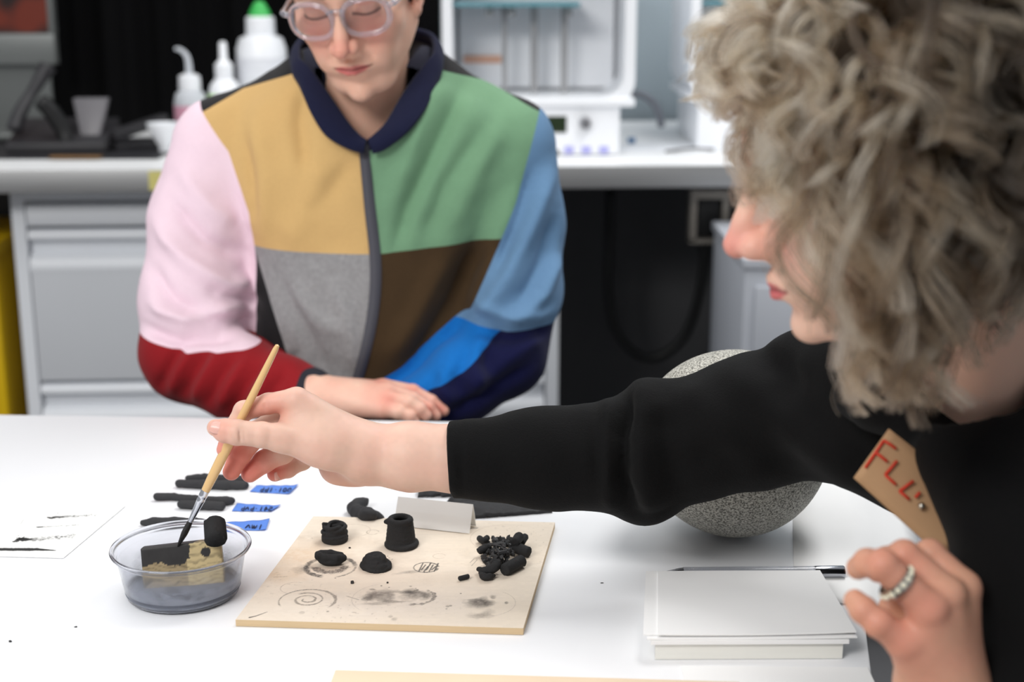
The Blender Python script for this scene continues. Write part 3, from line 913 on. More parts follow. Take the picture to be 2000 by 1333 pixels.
# scribbled oval
K.ring(832, 1109, 0.0115, 0.0011, coal, 0.9, 0, 356, z=ZB, wvar=0.4)
for s_ in range(7):
    x = 818 + s_ * 5
    K.line([(x, 1117 - (s_ % 2) * 3), (x + 8, 1101 + (s_ % 3) * 3)], 0.0009, coal, 0.85, z=ZB)
K.blob(828, 1113, 0.009, 0.006, coal, 0.6, 0.8, 0.8, z=ZB); K.blob(800, 1118, 0.018, 0.0045, coalsoft, 0.6, 0.9, 0.5, z=ZB, rot=0.35)
K.line([(488, 1207), (500, 1204), (522, 1196)], 0.0010, coal, 0.85, z=ZB, taper=[1.4, 0.8, 0.4]); K.line([(535, 1128), (560, 1127)], 0.0006, brown * 0.5, 0.6, z=ZB)
K.line([(920, 1033), (932, 1032)], 0.0012, coalsoft, 0.7, z=ZB); K.line([(918, 1100), (926, 1092)], 0.0005, coalsoft, 0.6, z=ZB); K.line([(921, 1106), (932, 1094)], 0.0005, coalsoft, 0.5, z=ZB)
for (x, y, r) in ((745, 1145, .0011), (760, 1148, .0009), (802, 1146, .0014), (815, 1153, .0018), (874, 1185, .0017), (880, 1184, .0014), (872, 1190, .001), (757, 1087, .001), (755, 1093, .0008), (760, 1090, .0008), (766, 1093, .0007), (812, 1150, .001), (610, 1052, .0008), (655, 1130, .001), (900, 1160, .001), (640, 1195, .0016), (590, 1197, .003), (770, 1210, .004), (763, 1205, .003)):
    K.blob(x, y, r, r * 1.2, coal, 0.85 if r < .0025 else 0.35, 0.4, 0.3, z=ZB)
dust = np.clip((vnoise(P, 420, 21) - 0.62) * 4, 0, 1) * np.clip(0.25 + 0.8 * vnoise(P, 14, 22), 0, 1)
K.mul(dust * 0.55, lin((120, 108, 96)))
top = P.copy()
u_ = 440 * 440
g = lambda i, j: i * 440 + j
ring_ = [g(i, 0) for i in range(440)] + [g(439, j) for j in range(1, 440)] + [g(i, 439) for i in range(438, -1, -1)] + [g(0, j) for j in range(438, 0, -1)]
ring_ = np.array(ring_)
mb = M('plywood', (220, 190, 150), 0.6, attr=True, bump=0.05, bscale=500)
BD = np_mesh('drawing_board', P, Q, mb, None, True, K.C)
tag(BD, 'square pale plywood board stained with charcoal rings and a spiral', 'board')
c0 = np.array([p - np.array([0, 0, 0]) for p in bc])
bm = bmesh.new()
a = [bm.verts.new(p) for p in bc]; b = [bm.verts.new((p[0], p[1], TZ + 0.0004)) for p in bc]
bm.faces.new(b[::-1])
for i in range(4): bm.faces.new((b[i], b[(i + 1) % 4], a[(i + 1) % 4], a[i]))
m_ply = M('plywood edge', (206, 180, 142), 0.65, var=0.10, vscale=30, stretch=(1, 1, 40))
bm_obj('board_edge', bm, m_ply, BD)

# foreground board at the bottom of the picture
f0 = [on(636, 1333, TZ + 0.006) , on(655, 1309, TZ + 0.006), on(1240, 1333, TZ + 0.006)]
e1 = on(1200, 1325, TZ + 0.006) - f0[1]; e1 /= np.linalg.norm(e1); e2 = np.array([e1[1], -e1[0], 0]);
bl2 = f0[1]
bm = bmesh.new()
add_box(bm, (0, -0.30, 0.0004), (0.32, 0, 0.006))
o = bm_obj('wooden_board', bm, mb if False else M('pale plywood', (232, 210, 182), 0.6, var=0.06, vscale=14, bump=0.05), None, smooth=True, bevel=0.0006, auto=0.5)
o.location = (bl2[0], bl2[1], TZ); o.rotation_euler = (0, 0, math.atan2(e1[1], e1[0]))
tag(o, 'second pale plywood board at the very bottom, mostly out of the picture', 'board')

# ---------------------------------------------------------------- paper with ink strokes
pcn = [on(-190, 1082, TZ + 0.0008), on(124, 1091, TZ + 0.0008), on(244, 990, TZ + 0.0008), on(-40, 985, TZ + 0.0008)]
P, Q = sheet_grid(pcn, 420, 320)
K = Paint(P, lin((246, 246, 244)))
ink = lin((18, 18, 18)); inks = lin((60, 60, 60))
zz = TZ + 0.0008
K.line([(98, 1013), (125, 1011), (186, 1008)], 0.0040, ink, 0.9, z=zz, rag=1.0, dry=0.85); K.line([(95, 1013), (122, 1012)], 0.0016, ink, 0.95, z=zz, rag=0.9)
K.line([(75, 1031), (84, 1031), (158, 1027)], 0.0024, ink, 0.75, z=zz, rag=0.9, dry=0.9); K.line([(76, 1031), (82, 1031)], 0.0015, ink, 0.95, z=zz)
K.line([(37, 1056), (75, 1055), (140, 1049)], 0.0062, ink, 0.95, z=zz, rag=1.0, dry=0.85); K.line([(36, 1055), (60, 1055)], 0.0056, ink, 0.97, z=zz, rag=0.7, taper=[0.7, 1.1, 0.5])
K.line([(-60, 1074), (20, 1075), (70, 1075), (108, 1077)], 0.0044, ink, 0.98, z=zz, rag=0.25, taper=[0.7, 1.1, 1.0, 0.25])
K.line([(40, 1026), (46, 1017)], 0.0006, inks, 0.5, z=zz); K.line([(-5, 1030), (25, 1028)], 0.0006, inks, 0.4, z=zz); K.line([(84, 1069), (98, 1069)], 0.0007, inks, 0.25, z=zz)
for (x, y) in ((36, 1048), (38, 1052), (113, 1004), (116, 1012)): K.blob(x, y, .0011, .0014, ink, .9, .4, .3, z=zz)
mp_ = M('stroke paper', (245, 245, 243), 0.8, attr=True)
Vz = P.copy(); Vz[:, 2] += 0.0006
o = np_mesh('paper_sheet', Vz, Q, mp_, None, True, K.C)
md = o.modifiers.new('thick', 'SOLIDIFY'); md.thickness = 0.0008; md.offset = -1
tag(o, 'white paper sheet with four black ink strokes left of the plastic bowl', 'paper')

# ---------------------------------------------------------------- black clay
m_clay = M('black charcoal clay', (54, 54, 56), 0.75, var=0.18, vscale=40, bump=0.35, bscale=260, spec=0.35)
m_clay2 = M('dark charcoal clay', (40, 40, 41), 0.8, var=0.2, vscale=60, bump=0.4, bscale=320, spec=0.3)

def sdf_obj(name, build, lo, hi, h, mat, label=None, cat=None, group=None, rough=0.0, rs=200, it=2, parent=None, colors=None):
    f = SDF(lo, hi, h); build(f)
    V, Q = f.mesh(it)
    if rough:
        N = normals_np(V, Q)
        V = V + N * (rough * (0.7 * vnoise(V, rs, 1) + 0.3 * vnoise(V, rs * 2.3, 2)))[:, None]
    c = (V.max(0) + V.min(0)) / 2; c[2] = V[:, 2].min()
    o = np_mesh(name, V - c if parent is None else V, Q, mat, parent)
    if parent is None: o.location = c
    return tag(o, label, cat, group)

def roll(name, pts, rs, label, group=None, mat=None, flat=1.0, rough=0.0006, zb=TZ, jag=0):
    """hand rolled clay stick lying on the table; pts are photo positions of its axis on the table"""
    R = np.asarray(rs, float)
    P = np.array([on(x, y, zb + r * flat) for (x, y), r in zip(pts, R)])
    lo = P.min(0) - R.max() - 0.004; hi = P.max(0) + R.max() + 0.004; lo[2] = zb - 0.002
    def b(f):
        f.chain(P, R, 0.002)
        f.half((0, 0, zb + 0.0004), (0, 0, 1))
    return sdf_obj(name, b, lo, hi, 0.0012, mat or m_clay, label, 'clay stick', group, rough, 160)

G1 = 'black clay sticks by the blue tapes'
roll('clay_stick', [(369, 935), (400, 933), (440, 935), (474, 936)], [.0040, .0044, .0042, .0040], 'upper of two joined black clay sticks beside the farthest blue tape', G1)
roll('clay_stick', [(350, 945), (400, 947), (440, 948), (478, 948)], [.0046, .0050, .0052, .0048], 'lower of two joined black clay sticks nearest the hand and farthest tape', G1)
roll('clay_stick', [(307, 971), (340, 971), (380, 975), (440, 979), (452, 979)], [.0044, .0040, .0038, .0046, .0040], 'long black clay stick of the middle pair, left end pointing at the stroke paper', G1)
roll('clay_stick', [(354, 986), (390, 987), (432, 989)], [.0046, .0050, .0048], 'short thick black clay stick in front of the long middle stick', G1)
roll('clay_stick', [(279, 1022), (300, 1021), (340, 1020), (380, 1019), (400, 1018)], [.0030, .0050, .0050, .0036, .002], 'single pointed black clay stick just behind the plastic bowl', G1)

# blue tapes with pen writing
m_blue = M('blue painter tape', (84, 130, 214), 0.55, var=0.04, vscale=60)
m_pen = M('blue black pen ink', (30, 34, 66), 0.6)
def tape(cr, label, strokes, z=TZ + 0.0006):
    c = [on(x, y, z) for x, y in cr]
    P, Q = sheet_grid(np.array([c[0], c[1], c[2], c[3]]), 30, 8)
    t = (P - P.mean(0))
    uu = np.linspace(0, 1, 30).repeat(8)
    P[:, 2] += 0.0004 + 0.0015 * np.clip(uu - 0.8, 0, 1) / 0.2 * 0.8 + 0.0003 * np.sin(uu * 20)
    o = np_mesh('tape_strip', P, Q, m_blue)
    md = o.modifiers.new('thick', 'SOLIDIFY'); md.thickness = 0.0003; md.offset = -1
    tag(o, label, 'tape', 'blue tape labels by the clay sticks')
    Vs, Ts, n = [], [], 0
    for s in strokes:
        pp = np.array([on(x, y, z + 0.0016) for x, y in s])
        V, T = tube_np(smooth_path(pp, 3 * len(pp)) if len(pp) > 2 else pp, 0.00055, 5)
        Vs.append(V); Ts.append(T + n); n += len(V)
    np_mesh('handwriting', np.vstack(Vs), np.vstack(Ts), m_pen, o)
def glyphs(spec, x0, y0, dx, sk, h):
    """upside-down handwriting: list of polylines in a unit box"""
    out = []
    for i, g_ in enumerate(spec):
        for st_ in g_:
            out.append([(x0 + dx * i + dx * 0.8 * u + sk * v * h, y0 - h * v + 0.02 * dx * i) for u, v in st_])
    return out
g1 = [(0, 0), (0, 1)]
PPg = [[(0.9, 1), (0.9, 0), (0.4, 0), (0.3, .35), (0.5, .5), (0.9, .5)]]
one = [[(0.5, 0.0), (0.5, 1)]]
dot = [[(0.45, .55), (0.55, .5)]]
zero = [[(0.5, 0), (0.1, .3), (0.2, .9), (0.6, 1), (0.9, .6), (0.8, .1), (0.5, 0)]]
five = [[(0.1, 1), (0.8, 1), (0.9, .6), (0.3, .5), (0.1, .2), (0.5, 0), (0.9, .1)]]
four = [[(0.3, 0), (0.3, 1)], [(0.9, .4), (0.1, .4)], [(0.9, .4), (0.5, 1)]]
ww = [[(0, .9), (0.2, .1), (0.45, .8), (0.7, .1), (1, .8)]]
vv = [[(0.05, .2), (0.5, .9), (0.95, .2)]]
tape([(488, 961), (566, 966), (583, 949), (501, 949)], 'blue tape label beside the farthest pair of black clay sticks', glyphs([PPg, PPg, one, dot, one, zero, zero], 506, 960, 9, 0.5, 7))
tape([(453, 999), (531, 1000), (549, 989), (463, 984)], 'blue tape label beside the middle black clay sticks', glyphs([PPg, vv, PPg, dot, one, four, five], 469, 997, 9, 0.4, 7))
tape([(400, 1036), (520, 1037), (527, 1016), (408, 1023)], 'blue tape label half hidden behind the rim of the plastic bowl', glyphs([vv, ww, one], 478, 1033, 12, 0.4, 8))

# curved slug of clay behind the board
Pz = lambda x, y, z: on(x, y, z)
def slug(f):
    z = TZ
    f.chain([Pz(717, 977, z + .008), Pz(711, 981, z + .007), Pz(699, 987, z + .006), Pz(691, 993, z + .006), Pz(697, 1000, z + .006), Pz(708, 1003, z + .007)], [.0018, .0045, .0065, .0068, .0066, .0068], 0.004)
    f.chain([Pz(704, 1005, z + .006), Pz(718, 1008, z + .009), Pz(735, 1012, z + .006), Pz(743, 1014, z + .005)], [.0066, .0080, .0062, .004], 0.004)
    f.ell(Pz(718, 1013, z + .004), (.0125, .0075, .0055), None, 0.003)
    f.chain([Pz(716, 1003, z + .013), Pz(728, 1006, z + .012), Pz(735, 1004, z + .010)], [.0035, .0045, .002], 0.002)
    f.half((0, 0, TZ + 0.0005), (0, 0, 1))
lo = Pz(676, 1030, TZ) + np.array([-.014, -.022, -.004]); hi = Pz(755, 960, TZ) + np.array([.012, .04, .035])
sdf_obj('clay_slug', slug, lo, hi, 0.0012, m_clay, 'curled black clay piece behind the board edge, pointed at its top', 'clay piece', None, 0.0007, 130)

# folded card
ca = [on(770, 1028, ZB), on(917, 1044, ZB)]
ridge_h = 0.026
m_card = M('white card', (252, 252, 250), 0.75)
ex_ = ca[1] - ca[0]; Lc = np.linalg.norm(ex_); ex_ /= Lc; ey_ = np.array([-ex_[1], ex_[0], 0])
prof = [(0.0, 0.0), (0.0065, ridge_h * 0.55), (0.0125, ridge_h), (0.0165, ridge_h * 0.62), (0.0215, 0.0), ]
V = []
for k_, t in enumerate(np.linspace(0, Lc, 12)):
    for (d, h) in prof:
        V.append(ca[0] + ex_ * t + ey_ * d + np.array([0, 0, h + 0.0006]))
V = np.array(V); i, j = np.meshgrid(np.arange(11), np.arange(4), indexing='ij'); q = (i * 5 + j).ravel()
o = np_mesh('folded_card', V, np.stack([q, q + 5, q + 6, q + 1], -1), m_card, None, False)
md = o.modifiers.new('thick', 'SOLIDIFY'); md.thickness = 0.0007; md.offset = 0
tag(o, 'blank white folded card standing tent-like at the back of the board', 'card')

# flat black clay sheets behind the card
def sheet_piece(name, pts, label, h=0.004):
    c = [on(x, y, TZ) for x, y in pts]
    P, Q = sheet_grid(np.array(c), 60, 24)
    uu = np.linspace(0, 1, 60).repeat(24); vv_ = np.tile(np.linspace(0, 1, 24), 60)
    bump_ = 0.5 * np.minimum(np.minimum(uu, 1 - uu) * 18, 1) + 0.5
    P[:, 2] += TZ * 0 + h + (0.006 * np.sin(vv_ * 3.14) * (0.6 + 0.4 * np.sin(uu * 5 + 1)) + 0.002 * vnoise(P, 90, 3) + 0.001 * vnoise(P, 260, 4)) * bump_
    P[:, :2] += (0.0018 * vnoise(P, 140, 9))[:, None] * np.array([1, .6])
    o = np_mesh(name, P, Q, m_clay)
    md = o.modifiers.new('thick', 'SOLIDIFY'); md.thickness = h; md.offset = -1
    return tag(o, label, 'clay slab')
sheet_piece('clay_slab', [(884, 1018), (1078, 1003), (1070, 985), (876, 990)], 'long flat black clay slab behind the folded card, right end torn')
sheet_piece('clay_slab', [(866, 990), (1000, 999), (1010, 978), (896, 980)], 'thin black clay slab showing between folded card and black sleeve', 0.003)
sheet_piece('clay_slab', [(815, 974), (905, 972), (905, 955), (820, 957)], 'small flat black clay slab half hidden under the bare forearm')

# coiled pots
def coil(f, c, r, z, rt, n=40, wob=0.0, seed=0, a0=0.0, a1=2 * math.pi, k=0.0012):
    rs_ = np.random.default_rng(seed)
    ph = rs_.uniform(0, 6.28, 3)
    P = []
    for i in range(n + 1):
        a = a0 + (a1 - a0) * i / n
        rr = r * (1 + wob * math.sin(2 * a + ph[0]) + wob * 0.7 * math.sin(3 * a + ph[1]))
        P.append((c[0] + rr * math.cos(a), c[1] + rr * math.sin(a), z + wob * r * 0.9 * math.sin(2 * a + ph[2])))
    f.chain(P, [rt] * (n + 1), k)
# big flower-pot shape
cA = on(783, 1066, ZB)
def pot(f):
    nl = 19; z = ZB
    for i in range(nl):
        t = i / (nl - 1)
        r = 0.0140 - 0.0030 * t if i > 1 else 0.0150
        coil(f, cA + np.array([0.0002 * math.sin(i * 2.1), 0, 0]), r, z + 0.0012 + i * 0.00134, 0.00118, 36, 0.004, i, k=0.0003)
    coil(f, cA, 0.0096, z + 0.0264, 0.0029, 36, 0.015, 99, k=0.0008)
    f.ell(cA + np.array([-0.0125, -0.002, 0.0255]), (0.0035, 0.003, 0.0026), None, 0.002)
    coil(f, cA + np.array([0.001, 0, 0]), 0.0144, z + 0.0022, 0.0024, 36, 0.03, 50, a0=-2.6, a1=0.6)
    f.ell(cA + np.array([0, 0, 0.002]), (0.012, 0.012, 0.003), None, 0.002)
    f.half((0, 0, ZB + 0.0003), (0, 0, 1))
sdf_obj('coil_pot', pot, cA + np.array([-.022, -.022, -.002]), cA + np.array([.022, .022, .034]), 0.0006, m_clay2, 'tall black ridged coil pot shaped like an upturned bucket, in the middle of the board', 'pot', 'black coil pots on the board', 0.00015, 700, 1)
cB = on(654, 1057, ZB)
def pot2(f):
    z = ZB
    for i, (r, w) in enumerate(((.0112, .02), (.0110, .02), (.0108, .03), (.0102, .07), (.0098, .09), (.0092, .11))):
        coil(f, cB + np.array([0.0008 * math.sin(i * 3), 0.0006 * math.cos(i * 2), 0]), r, z + 0.0016 + i * 0.0024, 0.0019, 32, w, i + 7, k=0.0007)
    coil(f, cB + np.array([0.001, 0.001, 0]), .0085, z + 0.0152, 0.0016, 32, 0.16, 31, a0=0.6, a1=5.6)
    f.chain([cB + np.array([-.009, -.002, .014]), cB + np.array([-.0105, 0, .0175]), cB + np.array([-.008, .003, .0165])], [.0016] * 3, 0.001)
    f.ell(cB + np.array([0, 0, 0.002]), (0.010, 0.010, 0.003), None, 0.002)
    f.half((0, 0, ZB + 0.0003), (0, 0, 1))
sdf_obj('coil_pot', pot2, cB + np.array([-.018, -.018, -.002]), cB + np.array([.018, .018, .024]), 0.0006, m_clay2, 'small collapsing black coil pot at the back left of the board', 'pot', 'black coil pots on the board', 0.0002, 600, 1)
cC = on(645, 1103, ZB)
def lump(f):
    z = np.array([0, 0, 1.0])
    f.ell(cC + np.array([0.001, 0, .0045]), (.0125, .008, .005), None, 0.002)
    f.chain([cC + np.array([-.011, 0, .008]), cC + np.array([-.004, -.004, .0085]), cC + np.array([.006, -.004, .008]), cC + np.array([.0125, 0, .0065])], [.0035, .0036, .0036, .0034], 0.0012)
    f.chain([cC + np.array([-.009, .004, .0095]), cC + np.array([0, .004, .0095]), cC + np.array([.010, .003, .008])], [.0032, .0034, .003], 0.0012)
    f.chain([cC + np.array([-.0115, .002, .0095]), cC + np.array([-.009, -.003, .010])], [.003, .003], 0.001)
    f.half((0, 0, ZB + 0.0003), (0, 0, 1))
sdf_obj('clay_lump', lump, cC + np.array([-.02, -.016, -.002]), cC + np.array([.02, .016, .018]), 0.0006, m_clay2, 'flat folded black clay lump inside the charcoal ring', 'clay piece', None, 0.0002, 400, 1)
cD = on(733, 1109, ZB)
def lump2(f):
    for i in range(7):
        t = i / 6
        coil(f, cD + np.array([0.0008 * math.sin(i * 1.7), 0.0006 * math.cos(i * 2.3), 0]), 0.0112 - 0.0052 * t, ZB + 0.0018 + 0.0088 * t, 0.0027 - 0.0006 * t, 30, 0.05, 60 + i, k=0.0016)
    f.cone(cD + np.array([0, 0, .003]), cD + np.array([0, 0, .0085]), .0100, .0050, 0.001)
    coil(f, cD + np.array([0.002, 0, 0]), 0.0120, ZB + 0.0016, 0.0022, 24, 0.05, 77, a0=-2.2, a1=0.9, k=0.001)
    for x, y, z, r in ((-.0055, .001, .0118, .0018), (-.001, .003, .0124, .0022), (.003, .002, .0122, .0018), (.0058, -.001, .0108, .0020)):
        f.ell(cD + np.array([x, y, z]), (r, r, r * .9), None, 0.001)
    f.half((0, 0, ZB + 0.0003), (0, 0, 1))
sdf_obj('clay_lump', lump2, cD + np.array([-.02, -.018, -.002]), cD + np.array([.02, .018, .02]), 0.0006, m_clay2, 'black volcano-like clay cone right of the ringed lump', 'clay piece', None, 0.0006, 320, 1)

# heap of charcoal bits
hc = on(985, 1085, ZB)
GH = 'charcoal bits heaped on the right of the board'
def stick3(name, a, b, r, label, mat=None, bevel_r=0.25):
    a = np.asarray(a, float); b = np.asarray(b, float)
    L = np.linalg.norm(b - a)
    bm = bmesh.new()
    add_lathe(bm, [(0, 0), (r * 0.75, 0), (r * 0.97, r * 0.22), (r, r * 0.5), (r, L - r * 0.5), (r * 0.97, L - r * 0.2), (r * 0.72, L), (0, L)], 18)
    for v in bm.verts:
        v.co += Vector((random.uniform(-1, 1), random.uniform(-1, 1), random.uniform(-1, 1))) * r * 0.05
    o = bm_obj(name, bm, mat or m_clay2, None, smooth=True, auto=0.9)
    d = Vector(b - a)
    o.matrix_world = Matrix.Translation(a) @ d.to_track_quat('Z', 'Y').to_matrix().to_4x4()
    return tag(o, label, 'charcoal', GH)
stick3('charcoal_stick', on(984, 1115, ZB + .0056), on(1021, 1095, ZB + .0062), .0058, 'thickest round charcoal stick lying at the front of the heap')
stick3('charcoal_stick', on(1006, 1070, ZB + .0070), on(1034, 1080, ZB + .0055), .0054, 'short fat charcoal stub at the right end of the heap')
stick3('charcoal_stick', on(1005, 1062, ZB + .013), on(1015, 1047, ZB + .0150), .0048, 'charcoal stub standing at the top of the heap')
stick3('charcoal_stick', on(1018, 1061, ZB + .007), on(1026, 1048, ZB + .0085), .0036, 'charcoal stub behind the topmost stub of the heap')
stick3('charcoal_stick', on(896, 1131, ZB + .0025), on(916, 1126, ZB + .0028), .0022, 'tiny charcoal stick lying alone left of the heap')
def worm(pts, r, label):
    P = smooth_path(np.array(pts), 30)
    V, T = tube_np(P, np.interp(np.linspace(0, 1, len(P)), np.linspace(0, 1, len(r)), r), 12)
    N = normals_np(V, T); V = V + N * (0.0006 * vnoise(V, 350, 5))[:, None]
    c = V.mean(0); c[2] = V[:, 2].min()
    o = np_mesh('clay_worm', V - c, T, m_clay2); o.location = c
    return tag(o, label, 'clay piece', GH)
worm([on(934, 1112, ZB + .004), on(946, 1116, ZB + .005), on(962, 1112, ZB + .007), on(970, 1102, ZB + .009), on(962, 1096, ZB + .011)], [.0022, .0040, .0045, .0044, .0034], 'bent black clay worm at the front left of the heap')
worm([on(938, 1118, ZB + .003), on(944, 1126, ZB + .004), on(955, 1127, ZB + .004), on(965, 1125, ZB + .003)], [.0020, .0032, .0032, .0015], 'small curled clay worm in front of the bent worm')
worm([on(936, 1052, ZB + .004), on(944, 1057, ZB + .005), on(952, 1051, ZB + .005)], [.003, .0035, .003], 'little clay curl at the back left of the heap')
worm([on(934, 1078, ZB + .006), on(948, 1071, ZB + .008), on(958, 1068, ZB + .008)], [.003, .0042, .002], 'leaf-shaped clay scrap at the left side of the heap')
rs = np.random.default_rng(5)
crumbs = []
m_coal = M('broken charcoal', (48, 48, 49), 0.55, var=0.3, vscale=120, spec=0.4)
for kind in range(6):
    bm = bmesh.new()
    if kind < 3:                        # splinters: skewed little prisms
        n = (4, 5, 6)[kind]
        for z in (-1, 1):
            ring = [bm.verts.new((1.0 * math.cos(6.283 * i / n) * random.uniform(.6, 1), 0.8 * math.sin(6.283 * i / n) * random.uniform(.6, 1), z * random.uniform(1.2, 2.0))) for i in range(n)]
            if z < 0: low = ring
            else: top_ = ring
        for i in range(n): bm.faces.new((low[i], low[(i + 1) % n], top_[(i + 1) % n], top_[i]))
        bm.faces.new(low[::-1]); bm.faces.new(top_)
    else:
        bmesh.ops.create_icosphere(bm, subdivisions=1, radius=1.25)
        for v in bm.verts:
            v.co = Vector((v.co.x * (1.3 if kind % 2 else 1.0), v.co.y * 0.85, v.co.z * 0.75)) * random.uniform(0.7, 1.25)
    me = bpy.data.meshes.new('charcoal_crumb')
    bmesh.ops.recalc_face_normals(bm, faces=bm.faces)
    bm.to_mesh(me); bm.free(); me.materials.append(m_coal)
    crumbs.append(me)
placed = []
def crumb(x, y, h, r):
    p = on(x, y, ZB + h)
    o = link(bpy.data.objects.new('charcoal_crumb', crumbs[rs.integers(6)]))
    o.location = p; o.rotation_euler = rs.uniform(0, 6.28, 3); o.scale = (r,) * 3
    tag(o, 'small black charcoal crumb among the bits heaped on the right of the board', 'charcoal', GH)
poly = [(948, 1062), (958, 1056), (975, 1052), (990, 1050), (1004, 1052), (1012, 1066), (1008, 1082), (990, 1098), (975, 1104), (960, 1108), (945, 1104), (940, 1088)]
def inside(x, y):
    c = False
    for (x1, y1), (x2, y2) in zip(poly, poly[1:] + poly[:1]):
        if (y1 > y) != (y2 > y) and x < (x2 - x1) * (y - y1) / (y2 - y1) + x1: c = not c
    return c
cnt_ = 0
while cnt_ < 150:
    x, y = rs.uniform(936, 1014), rs.uniform(1050, 1110)
    if not inside(x, y): continue
    ed = min(1.0, min(math.hypot(x - 978, (y - 1080) * 1.6), 40) / 40)
    r = rs.uniform(.0013, .0028)
    crumb(x, y, r * 0.8 + rs.uniform(0, 1) ** 0.7 * 0.013 * (1 - ed), r); cnt_ += 1
# loose flecks
for i, (x, y, r) in enumerate(((683, 1071, .0009), (688, 1139, .0016), (757, 1139, .0009), (1176, 1139, .0008), (148, 1225, .001), (20, 1254, .0011))):
    zq = ZB if 460 < x < 1080 else TZ
    o = link(bpy.data.objects.new('charcoal_fleck', crumbs[i % 5])); o.location = on(x, y, zq + r * 0.5); o.scale = (r * 1.4, r, r * 0.6)
    tag(o, ['tiny black fleck in front of the small coil pot', 'black fleck between spiral and smudges on the board', 'tiny black fleck above the middle smudges', 'tiny black fleck on the table right of the board', 'tiny black fleck on the table front of the bowl', 'tiny black fleck at the lower left of the table'][i], 'fleck')

# ---------------------------------------------------------------- stone
m_stone = M('speckled grey granite', (150, 148, 144), 0.6, bump=0.3, bscale=300)
nt = m_stone.node_tree; b = nt.nodes['Principled BSDF']; tcn = nt.nodes.new('ShaderNodeTexCoord')
def noise_ramp(scale, stops, det=3):
    n = nt.nodes.new('ShaderNodeTexNoise'); n.inputs['Scale'].default_value = scale; n.inputs['Detail'].default_value = det
    nt.links.new(tcn.outputs['Object'], n.inputs['Vector'])
    r = nt.nodes.new('ShaderNodeValToRGB'); r.color_ramp.interpolation = 'LINEAR'
    for i, (p_, c_) in enumerate(stops):
        el = r.color_ramp.elements[i] if i < 2 else r.color_ramp.elements.new(p_)
        el.position = p_; el.color = srgb(*c_)
    nt.links.new(n.outputs['Fac'], r.inputs['Fac']); return r.outputs['Color']
cA_ = noise_ramp(560, [(0.32, (66, 65, 60)), (0.43, (122, 120, 113)), (0.52, (172, 170, 161)), (0.68, (204, 202, 193))], 4)
nt.links.new(cA_, b.inputs['Base Color'])
sc_ = on(1424, 1041, TZ)
bm = bmesh.new(); bmesh.ops.create_uvsphere(bm, u_segments=72, v_segments=40, radius=1.0)
for v in bm.verts:
    z = v.co.z
    v.co.x *= 0.0955 * (1 + 0.02 * z); v.co.y *= 0.0930 ; v.co.z = v.co.z * 0.0930
    v.co.x += 0.004 * z * z
so = bm_obj('granite_ball', bm, m_stone, None, smooth=True)
so.rotation_euler = (0.05, 0.22, 0.3); so.location = (sc_[0], sc_[1], TZ + 0.0952)
tag(so, 'large speckled grey granite ball on the table behind the black sleeve', 'stone')

# ---------------------------------------------------------------- paper stack and pen
m_cream = M('cream book block', (232, 231, 224), 0.8, var=0.03, vscale=40, stretch=(0.3, 0.3, 30))
kf = [on(1279, 1290, TZ), on(1645, 1288, TZ)]
ex_ = kf[1] - kf[0]; Lw = np.linalg.norm(ex_); ex_ /= Lw; ey_ = np.array([-ex_[1], ex_[0], 0])
ST = empty('paper_stack', kf[0], math.atan2(ex_[1], ex_[0]), 'thick stack of blank white paper with loose sheets on top, front right', 'paper stack')
def stack_h(py): return (1290 - py)
hB = 0.0155
hT = 0.024
def sheet_block(name, x0, x1, y0, y1, z0, z1, mat, curl=0.0, nx=16):
    n = nx; xs = np.linspace(x0, x1, n); ys = np.linspace(y0, y1 - 0.006, 8)
    X, Y = np.meshgrid(xs, ys, indexing='ij'); u = (X - x0) / (x1 - x0); w = (Y - y0) / (y1 - y0)
    dz = curl * (u ** 2) * (1 - w) - curl * 0.4 * np.sin(u * 3.14)
    X = Lw / 2 + (X - Lw / 2) * (1 - 0.10 * w) + 0.055 * Y
    Vt = np.stack([X, Y, z1 + dz], -1).reshape(-1, 3); Vb = np.stack([X, Y, z0 + dz], -1).reshape(-1, 3)
    i, j = np.meshgrid(np.arange(n - 1), np.arange(7), indexing='ij'); q = (i * 8 + j).ravel()
    Qt = np.stack([q, q + 8, q + 9, q + 1], -1); m = n * 8
    per = [i_ * 8 for i_ in range(n)] + [(n - 1) * 8 + j_ for j_ in range(1, 8)] + [i_ * 8 + 7 for i_ in range(n - 2, -1, -1)] + [j_ for j_ in range(6, 0, -1)]
    per = np.array(per); p2 = np.roll(per, -1)
    Qs = np.stack([per + m, p2 + m, p2, per], -1)
    o = np_mesh(name, np.vstack([Vt, Vb]), np.vstack([Qt, Qt[:, ::-1] + m, Qs]), mat, ST, True)
    o.data.set_sharp_from_angle(angle=0.6)
    return o
sheet_block('paper_block', 0, Lw, 0, 0.128, 0.0005, hB, m_cream)
sheet_block('loose_sheet', -0.004, Lw + 0.004, -0.004, 0.134, hB, hB + 0.0035, m_paper, 0.0)
sheet_block('loose_sheet', -0.007, Lw + 0.0105, -0.003, 0.131, hB + 0.0038, hB + 0.0050, m_paper, 0.0008)
sheet_block('loose_sheet', -0.010, Lw + 0.002, 0.002, 0.136, hB + 0.0053, hB + 0.0064, m_paper, -0.0005)
sheet_block('loose_sheet', 0.002, Lw + 0.010, -0.001, 0.133, hB + 0.0067, hB + 0.0078, m_paper, 0.0018)
